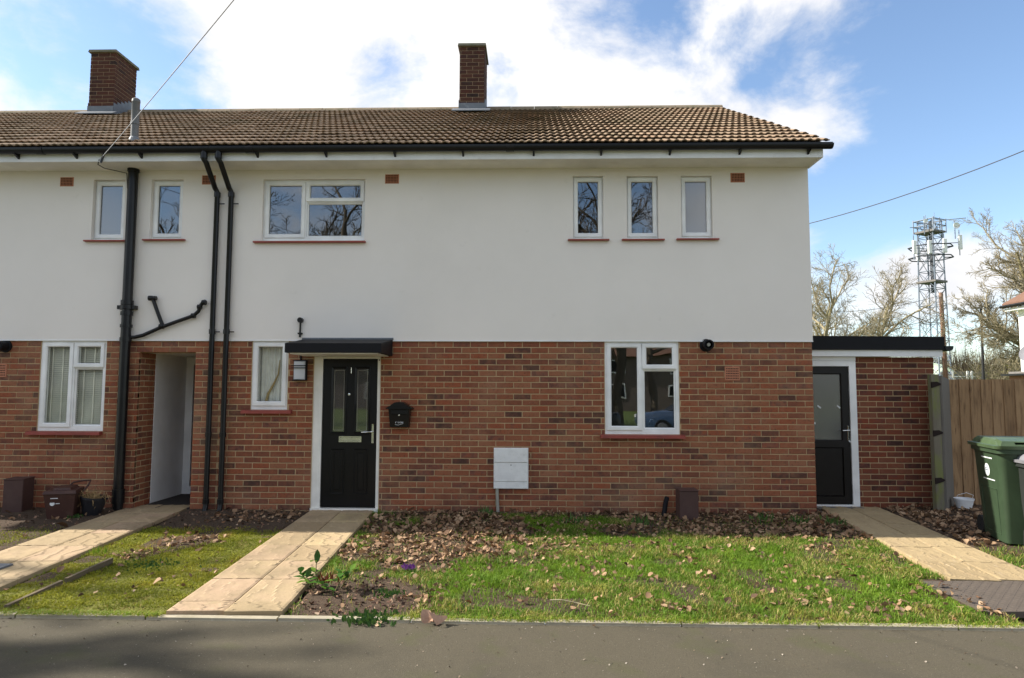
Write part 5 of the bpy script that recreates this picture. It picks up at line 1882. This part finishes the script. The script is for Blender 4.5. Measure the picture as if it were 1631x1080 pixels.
def bush(name, base, rad, hgt, seed, n, label, nleaf=2500):
    r = random.Random(seed)
    t = thing(name, base, label, 'bush')
    m = MB()
    tips = []
    for i in range(n):
        a = r.uniform(0, 6.283)
        d = Vector((math.cos(a) * r.uniform(0, .9), math.sin(a) * r.uniform(0, .9), 1)).normalized()
        p = Vector(base) + Vector((r.gauss(0, rad * .25), r.gauss(0, rad * .25), 0))
        ln = hgt * r.uniform(.6, 1.05)
        pts = [p]
        for k in range(4):
            d = (d + Vector((r.gauss(0, .2), r.gauss(0, .2), r.gauss(0, .1)))).normalized()
            pts.append(pts[-1] + d * ln / 4)
            if k > 0:
                for q in range(3):
                    dd = (d + Vector((r.gauss(0, .6), r.gauss(0, .6), r.gauss(.1, .4)))).normalized()
                    e = pts[-1] + dd * ln * r.uniform(.12, .3)
                    m.tube([pts[-1], e], [.008, .005], 3, False)
                    tips += [e, pts[-1].lerp(e, .5)]
        m.tube(pts, [.022, .018, .014, .010, .007], 4, False)
    part('twigs', m, 'twig', t)
    c = np.array([tips[r.randrange(len(tips))] for _ in range(nleaf)]) + np.random.RandomState(seed).normal(0, .12, (nleaf, 3))
    V, F = leaf_arrays(c[:, 0], c[:, 1], c[:, 2], np.full(nleaf, .055), 1.2, seed)
    big_mesh('leaves', V, F, 'bush_leaf', np.repeat(np.random.RandomState(seed).rand(nleaf), 15), t)
    return t


y = 26
bush('garden_bush', (W(1600, 590, y)[0], y, 0), 1.9, 3.5, 31, 170, 'olive twiggy bush behind the fence right of the lamp post', 3200)
# far wood as one brown mass
n = 2600
fx_ = NR.uniform(W(1250, 600, 95)[0], W(1760, 600, 95)[0], n)
fy_ = NR.uniform(90, 110, n)
fh_ = (5.2 + 4.6 * vnoise(fx_, fy_ * 0, .16, 3)) * (.6 + .5 * NR.rand(n))
m = MB()
for a, b, c in zip(fx_, fy_, fh_):
    p = Vector((a, b, -.1))
    for k in range(4):
        e = p + Vector((rnd.gauss(0, .9), rnd.gauss(0, .5), c * rnd.uniform(.7, 1.05)))
        s_ = rnd.uniform(.05, .13)
        m.add([p.lerp(e, .25 * rnd.random()) + Vector((-s_, 0, 0)), p + Vector((s_, 0, 0)), e], [(0, 1, 2)])
struct(part('far_wood', m, 'wood_brown'), 'distant brown leafless wood beyond the playing field', 'stuff')

# ------------------------------------------------------------------ mast, poles, dome, neighbour house
MY = 52.0
mxc = W(1489, 560, MY)[0]
mast = thing('radio_mast', (mxc, MY, 0), 'tall lattice steel phone mast with white panel antennas behind the lean-to', 'mast')
ztop = W(1489, 352, MY)[1]
hw_b, hw_t = .86, .66


def hwz(z):
    return hw_b + (hw_t - hw_b) * z / ztop


MR = Matrix.Translation((mxc, MY, 0)) @ Matrix.Rotation(R(28), 4, 'Z')
corner = [(-1, -1), (1, -1), (1, 1), (-1, 1)]
for cx_, cy_ in corner:
    part('mast_leg', MB().tube([(cx_ * hwz(0), cy_ * hwz(0), -.1), (cx_ * hwz(ztop), cy_ * hwz(ztop), ztop)], .060, 6).move(MR), 'steel', mast)
br = MB()
zs = np.linspace(0, ztop, 12)
for i in range(11):
    za, zb = zs[i], zs[i + 1]
    for k in range(4):
        a, b = corner[k], corner[(k + 1) % 4]
        br.tube([(a[0] * hwz(za), a[1] * hwz(za), za), (b[0] * hwz(zb), b[1] * hwz(zb), zb)], .028, 4, False)
        br.tube([(b[0] * hwz(za), b[1] * hwz(za), za), (a[0] * hwz(zb), a[1] * hwz(zb), zb)], .028, 4, False)
        br.tube([(a[0] * hwz(zb), a[1] * hwz(zb), zb), (b[0] * hwz(zb), b[1] * hwz(zb), zb)], .03, 4, False)
part('lattice_bracing', br.move(MR), 'steel', mast)
zpx = lambda py: W(1489, py, MY)[1]
part('cable_ladder', MB().box(.05, .42, -.12, .12, zpx(466), zpx(406)).box(.02, .16, -.1, .1, zpx(406), ztop).move(MR), 'steel_dark', mast)
part('mast_platform', MB().box(-.86, .86, -.86, .86, zpx(451), zpx(448)).move(MR), 'deck_grey', mast)
part('mast_platform', MB().box(-.86, .86, -.86, .86, zpx(372), zpx(369)).move(MR), 'deck_grey', mast)
rl = MB()
for zz in (zpx(352), zpx(361)):
    for k in range(4):
        a, b = corner[k], corner[(k + 1) % 4]
        rl.tube([(a[0] * .9, a[1] * .9, zz), (b[0] * .9, b[1] * .9, zz)], .05, 5)
for a in corner + [(0, -1), (1, 0)]:
    rl.tube([(a[0] * .9, a[1] * .9, zpx(372)), (a[0] * .9, a[1] * .9, zpx(350))], .05, 5)
rl.tube([(.9, -.9, zpx(352)), (2.0, -2.0, zpx(351))], .035, 5)
rl.tube([(-.9, -.9, zpx(366)), (-2.3, .3, zpx(366))], .035, 5)
part('guard_rail', rl.move(MR), 'steel', mast)
for zz in (zpx(411), zpx(394)):
    ring_ = MB()
    for k in range(8):
        a, b = 2 * math.pi * k / 8, 2 * math.pi * (k + 1) / 8
        ring_.tube([(1.75 * math.cos(a), 1.75 * math.sin(a), zz), (1.75 * math.cos(b), 1.75 * math.sin(b), zz)], .055, 5)
    for k in range(4):
        a, q = math.pi / 4 + k * math.pi / 2, 1.1
        ring_.tube([(q * math.cos(a), q * math.sin(a), zz), (1.75 * math.cos(a), 1.75 * math.sin(a), zz)], .045, 5)
    part('head_frame', ring_.move(MR), 'steel_dark', mast)
for px_, pt_, pb_, yy in ((1457, 383, 404, -.6), (1463, 392, 415, .8), (1481.5, 383, 404, -1.4), (1505.5, 380, 402, -1.5), (1530, 374, 397, -.3)):
    xa, za = W(px_, pb_, MY + yy)
    za2 = W(px_, pt_, MY + yy)[1]
    an = part('panel_antenna', MB().cham(xa - .15, xa + .15, MY + yy - .1, MY + yy + .08, za, za2, .03), 'antenna_white', mast)
    part('antenna_pole', MB().tube([(xa + .05, MY + yy + .2, za - .5), (xa + .05, MY + yy + .2, za2 + .5)], .04, 5), 'steel', an)
    part('antenna_arm', MB().tube([(xa + .05, MY + yy + .2, (za + za2) / 2), (mxc, MY, (za + za2) / 2 - .1)], .035, 5), 'steel', an)
for px_, py_, rr in ((1523, 359.5, .28), (1474, 352.5, .18)):
    xa, za = W(px_, py_, MY - 1)
    ds_ = part('dish_antenna', MB().lathe([(.02, .15), (rr * .6, .10), (rr, -.05), (rr, -.08), (rr * .5, -.02)], (xa, MY - 1, za), 'y', 16), 'antenna_white', mast, smooth=True)
    part('antenna_pole', MB().tube([(xa, MY - .8, za - 1.1), (xa, MY - .8, za + .5)], .04, 5), 'steel', ds_)
part('whip_antenna', MB().tube([(.8, .8, zpx(372)), (.9, .9, zpx(337))], .03, 5).move(MR), 'steel', mast)
part('whip_antenna', MB().tube([(-1.2, -1.2, zpx(372)), (-1.2, -1.2, zpx(346))], .02, 5).move(MR), 'steel', mast)

PY = 27.0
pxt, pzt_ = W(1498.5, 466, PY)
pxb, _ = W(1506, 604, PY)
tp_ = thing('telegraph_pole', (pxb, PY, 0), 'tall brown wooden telegraph pole in front of the lattice mast', 'pole')
part('pole', MB().tube([(pxb + .03, PY, -.1), (pxt, PY, pzt_)], [.13, .095], 10), 'pole_wood', tp_)
part('step_irons', (lambda m: [m.tube([(pxt + .1 + .03 * (i % 2), PY, pzt_ - .5 - .35 * i), (pxt + (.24 if i % 2 else -.18), PY, pzt_ - .5 - .35 * i)], .012, 4) for i in range(5)] and m)(MB()), 'steel_dark', tp_)

LYp = 24.0
lx_, _ = W(1565, 600, LYp)
lxt, lzt = W(1562.5, 492, LYp)
lp_ = thing('lamp_post', (lx_, LYp, 0), 'slim black street lamp post behind the fence', 'lamp post')
part('column', MB().tube([(lx_ + .03, LYp, -.1), ((lx_ + lxt) / 2, LYp, lzt * .45), (lxt, LYp, lzt)], [.07, .06, .045], 10), 'lamp_column', lp_)
part('lamp_head', MB().hexa([(lxt - .50, LYp - .1, lzt + .02), (lxt + .06, LYp - .1, lzt + .0), (lxt + .06, LYp + .1, lzt), (lxt - .50, LYp + .1, lzt + .02),
                             (lxt - .44, LYp - .06, lzt + .08), (lxt + .04, LYp - .06, lzt + .13), (lxt + .04, LYp + .06, lzt + .13), (lxt - .44, LYp + .06, lzt + .08)]), 'tarnished', lp_)

DY = 75.0
dxa, _ = W(1490, 600, DY)
dxb, dzt = W(1562, 577, DY)
_, dzt = W(1533, 574, DY)
dm = MB()
nx_, ny_ = 20, 8
dcx, drx = (dxa + dxb) / 2 + .5, (dxb - dxa) / 2
vs, fs = [], []
for j in range(ny_ + 1):
    ph = math.pi / 2 * j / ny_
    for i in range(nx_):
        th = 2 * math.pi * i / nx_
        vs.append((dcx + drx * math.cos(th) * math.cos(ph) ** .7, DY + 8 + 8 * math.sin(th) * math.cos(ph) ** .7, -.1 + (dzt + .1) * math.sin(ph)))
for j in range(ny_):
    for i in range(nx_):
        i2 = (i + 1) % nx_
        fs.append((j * nx_ + i, j * nx_ + i2, (j + 1) * nx_ + i2, (j + 1) * nx_ + i))
dome = thing('sports_dome', (dcx, DY + 8, 0), 'pale green domed sports hall roof far beyond the fence', 'building')
part('membrane', dm.add(vs, fs), 'dome_membrane', dome, smooth=True)
part('base_wall', MB().box(dcx - drx, dcx + drx, DY - .3, DY + .2, -.1, W(1533, 592, DY)[1]), 'deck_grey', dome)
FY = 60.0
rail = thing('white_railing', (W(1530, 600, FY)[0], FY, 0), 'white post railing in front of the pale dome', 'railing')
for px_ in (1517, 1541, 1548):
    xx, zz = W(px_, 591, FY)
    part('railing_post', MB().box(xx - .09, xx + .09, FY - .08, FY + .08, -.1, zz), 'antenna_white', rail)
xa, zz = W(1507, 599, FY)
xb_, _ = W(1560, 599, FY)
part('railing_bar', MB().box(xa, xb_, FY - .03, FY + .03, zz - .08, zz), 'antenna_white', rail)

# neighbour house at the right edge
nh = thing('white_house', (20, 18, 0), 'white rendered house with brown tiled roof cut off by the right edge', 'house')
hx0, _ = W(1624.5, 550, 19.0)
ez = W(1618, 490, 19.0)[1]
part('wall', MB().box(hx0, hx0 + 9, 12.0, 19.0, -.1, ez + .05), 'white_wall', nh)
rf = MB().prism([(hx0 - .42, ez - .02), (hx0 + 4.5, ez + 2.7), (hx0 + 9.4, ez - .02), (hx0 + 9.4, ez + .18), (hx0 + 4.5, ez + 2.95), (hx0 - .42, ez + .18)], 11.7, 19.3, 'y')
nr = part('roof', rf, 'brown_roof', nh)
part('eaves_board', MB().box(hx0 - .36, hx0 - .002, 11.75, 19.25, ez - .13, ez - .03), 'antenna_white', nr)
part('gutter', MB().tube([(hx0 - .48, 11.7, ez + .05), (hx0 - .48, 19.3, ez + .05)], .06, 8), 'gutter_black', nr)
sxp, szp = W(1625, 563, 18.3)
dsh = thing('satellite_dish', (hx0, 18.3, szp), 'grey satellite dish on the wall of the white house', 'satellite dish')
DM = Matrix.Translation((hx0 - .28, 18.1, szp)) @ Matrix.Rotation(R(-60), 4, 'Z') @ Matrix.Rotation(R(-20), 4, 'X')
part('reflector', MB().lathe([(.01, .07), (.2, .045), (.36, -.02), (.36, -.03), (.2, .03)], (0, 0, 0), 'y', 20).move(DM), 'bin_grey', dsh, smooth=True)
part('dish_arm', MB().tube([(0, .06, 0), (0, -.1, -.3), (0, -.35, -.1)], .018, 6).move(DM), 'steel_dark', dsh)
part('dish_bracket', MB().tube([(hx0 - .25, 18.15, szp), (hx0 + .01, 18.3, szp)], .025, 6), 'steel_dark', dsh)
oy = 13.5
oxa, oz_ = W(1604, 599, oy)
og = thing('porch_outbuilding', (oxa + 2, oy, 0), 'low brick outbuilding with thin flat roof in front of the white house', 'outbuilding')
part('brick_wall', MB().box(oxa, oxa + 3.6, oy - 1.1, oy - .1, -.1, oz_), 'far_brick', og)
part('flat_roof', MB().box(oxa - .20, oxa + 3.8, oy - 1.2, oy, oz_ + .002, oz_ + .06), 'gutter_black', og)
part('roof_upstand', MB().box(oxa - .02, oxa + 3.6, oy - 1.1, oy - .1, oz_ + .061, oz_ + .13), 'deck_grey', og)

# ------------------------------------------------------------------ cables
ax, az = W(161, 252, -.45)
d = ray(355, 0)
B = Vector((0, -CAMD, CAMH)) + d * (3.9 / d.y)
A = Vector((ax, -.45, az))
E = A + (B - A) * 3.2
cb = thing('telephone_cable', A, 'pale overhead telephone cable running up from the fascia of the left house', 'cable')
pts = [A.lerp(E, t) + Vector((0, 0, -.10 * 4 * t * (1 - t))) for t in [i / 16 for i in range(17)]]
part('span', MB().tube(pts, .0042, 5), 'cable_grey', cb)
part('span_clamp', MB().tube([A + Vector((.03, 0, .05)), A + Vector((.0, .0, -.06))], .014, 6), 'steel_dark', cb)
wv = lambda px_, py_, y_: Vector((W(px_, py_, y_)[0], y_, W(px_, py_, y_)[1]))
part('down_lead', MB().tube([wv(158, 254, -.45), wv(156, 262, -.4), wv(166, 268, -.25), wv(185, 272, -.08), wv(202, 276, -.04), wv(203, 300, -.035)], .006, 5), 'cable_dark', cb)
A2, B2 = wv(1285, 357, 14.0), wv(1631, 240, 9.0)
cb2 = MB().tube([A2 + (B2 - A2) * t + Vector((0, 0, .5 * t * (t - 1))) for t in [-.05 + 2.0 * i / 16 for i in range(17)]], .014, 5)
tag(part('overhead_cable', cb2, 'cable_dark'), 'dark overhead wire slanting across the blue sky right of the house', 'cable')
A3, B3 = wv(1380, 494, 27.0), wv(1499, 470, 27.0)
cb3 = MB().tube([A3 + (B3 - A3) * t + Vector((0, 0, .8 * t * (t - 1) * .5)) for t in [-.6 + 1.6 * i / 12 for i in range(13)]], .012, 5)
tag(part('overhead_cable', cb3, 'cable_dark'), 'faint service wire from the telegraph pole across the bare tree', 'cable')

# ------------------------------------------------------------------ across the road (seen in the panes, shading the footway)
grow_tree('street_tree', (-21.0, -1.9, -.1), [((0, 0, 0), (.04, -.02, 1), .66, .50)], 15, 20.0, 3, 'tall bare street tree on the verge far left of the houses', 'street trees across the road', 'twig_dark', 'bark', kids=(13, 8, 7, 6), rmin=.022, lratio=.38, kr=.55)
grow_tree('street_tree', (-25.5, -1.6, -.1), [((0, 0, 0), (.03, -.02, 1), .66, .50)], 14, 23.0, 3, 'tallest bare street tree standing behind the other far left', 'street trees across the road', 'twig_dark', 'bark', kids=(13, 8, 7, 6), rmin=.022, lratio=.36, kr=.55)
grow_tree('street_tree', (-10.8, -23.0, -.1), [((-1.6, .5, 0), (-.1, 0, 1), .6, .2), ((0, 0, 0), (.05, 0, 1), .7, .30), ((.9, .2, 0), (.2, 0, 1), .66, .24)], 17, 15.0, 4, 'bare twin stemmed street tree across the road on the left', 'street trees across the road', 'twig_dark', 'twig_dark', kids=(9, 6, 5, 4), rmin=.010, lratio=.52)
grow_tree('street_tree', (4.0, -23.0, -.1), [((1.6, .2, 0), (.1, 0, 1), .7, .2), ((-1.7, .2, 0), (0, 0, 1), .75, .2), ((-.8, .5, 0), (-.12, 0, 1), .6, .2), ((0, 0, 0), (.0, 0, 1), .7, .30)], 19, 14.0, 4, 'bare street tree across the road opposite the front door', 'street trees across the road', 'twig_dark', 'twig_dark', kids=(9, 7, 5, 4), rmin=.010, lratio=.52)
grow_tree('street_tree', (-18.0, -24.0, -.1), [((-.5, 0, 0), (-.02, 0, 1), .8, .28), ((.8, 0, 0), (.02, 0, 1), .75, .22)], 23, 14.0, 4, 'bare street tree across the road at the far left', 'street trees across the road', 'twig_dark', 'twig_dark', kids=(9, 7, 5, 4), rmin=.010, lratio=.52)
oh = thing('opposite_terrace', (0, -52, 0), 'long brick terrace across the green opposite', 'house')
part('wall', MB().box(-34, 34, -58, -52, -.1, 4.8), 'opposite_wall', oh)
part('roof', MB().prism([(-59, 4.8), (-55, 7.0), (-51.5, 4.8)], -34.3, 34.3, 'x'), 'brown_roof', oh)
for i in range(12):
    xx = -31 + i * 5.4
    for zz in (1.0, 3.2):
        f = part('window', MB().box(xx, xx + 1.6, -51.995, -51.96, zz, zz + 1.2), 'white_upvc', oh)
        part('pane', MB().box(xx + .1, xx + 1.5, -51.958, -51.95, zz + .1, zz + 1.1), 'black_paint', f)

def parked_car(x, y, rot, paint, label):
    """hatchback: lower body, tapered cabin with panes, wheels, lamps"""
    t = thing('parked_car', (x, y, -.14), label, 'car', 'cars parked across the road')
    M4 = Matrix.Translation((x, y, -.14)) @ Matrix.Rotation(rot, 4, 'Z')

    def loft(secs):
        n_ = len(secs[0])
        fs = []
        for i in range(len(secs) - 1):
            for k in range(n_ - 1):
                fs.append((i * n_ + k, i * n_ + k + 1, (i + 1) * n_ + k + 1, (i + 1) * n_ + k))
        fs += [tuple(range(n_))[::-1], tuple((len(secs) - 1) * n_ + k for k in range(n_))]
        return MB().add([p for q in secs for p in q], fs)
    prof = [(-2.05, .35), (-2.1, .55), (-2.05, .80), (-1.9, .92), (-.9, 1.0), (1.55, 1.0), (1.95, .92), (2.05, .7), (2.05, .35), (-2.05, .35)]
    secs = [[(px_ * (.96 if abs(w_) > .8 else 1), w_, pz_ - (.03 if abs(w_) > .8 else 0)) for px_, pz_ in prof] for w_ in (-.86, -.80, 0, .80, .86)]
    part('body', loft(secs).move(M4), paint, t, smooth=True)
    cab = MB().hexa([(-.95, -.80, .97), (1.75, -.80, .97), (1.75, .80, .97), (-.95, .80, .97), (-.25, -.62, 1.46), (1.15, -.62, 1.46), (1.15, .62, 1.46), (-.25, .62, 1.46)])
    cb_ = part('cabin', cab.move(M4), paint, t)
    wsn = MB().add([(-.90, -.70, 1.012), (-.90, .70, 1.012), (-.30, .56, 1.432), (-.30, -.56, 1.432)], [(0, 1, 2, 3)])
    wsn.v = [(p[0] - .012, p[1], p[2] + .008) for p in wsn.v]
    part('windscreen', wsn.move(M4), 'black_paint', cb_)
    for s_ in (-1, 1):
        for a, b, c, d in ((-.68, .35, -.15, .35), (.42, 1.45, .42, 1.05)):
            part('side_window', MB().add([(a, s_ * .79, 1.03), (b, s_ * .79, 1.03), (d, s_ * .648, 1.41), (c, s_ * .648, 1.41)], [(0, 1, 2, 3)]).move(M4), 'black_paint', cb_)
        for wx in (-1.3, 1.25):
            wl = part('wheel', MB().lathe([(.18, -.11), (.31, -.11), (.31, .11), (.18, .11)], (wx, s_ * .78, .31), 'y', 18).move(M4), 'rubber', t)
            part('rim', MB().lathe([(.04, -.125), (.20, -.115), (.20, .115), (.04, .125)], (wx, s_ * .78, .31), 'y', 14).move(M4), 'bin_grey', wl)
        part('headlight', MB().box(-2.09, -1.98, s_ * .62 - .15, s_ * .62 + .15, .66, .80).move(M4), 'white_print', t)
    return t


mat('car_blue', (.05, .09, .17), rough=.25, spec=.5, coat=.6)
mat('car_dark', (.03, .032, .036), rough=.25, spec=.5, coat=.6)
parked_car(6.2, -17.6, .03, 'car_blue', 'blue hatchback parked across the road opposite the kitchen window')
parked_car(1.3, -17.7, -.02, 'car_dark', 'dark hatchback parked across the road opposite the meter box')
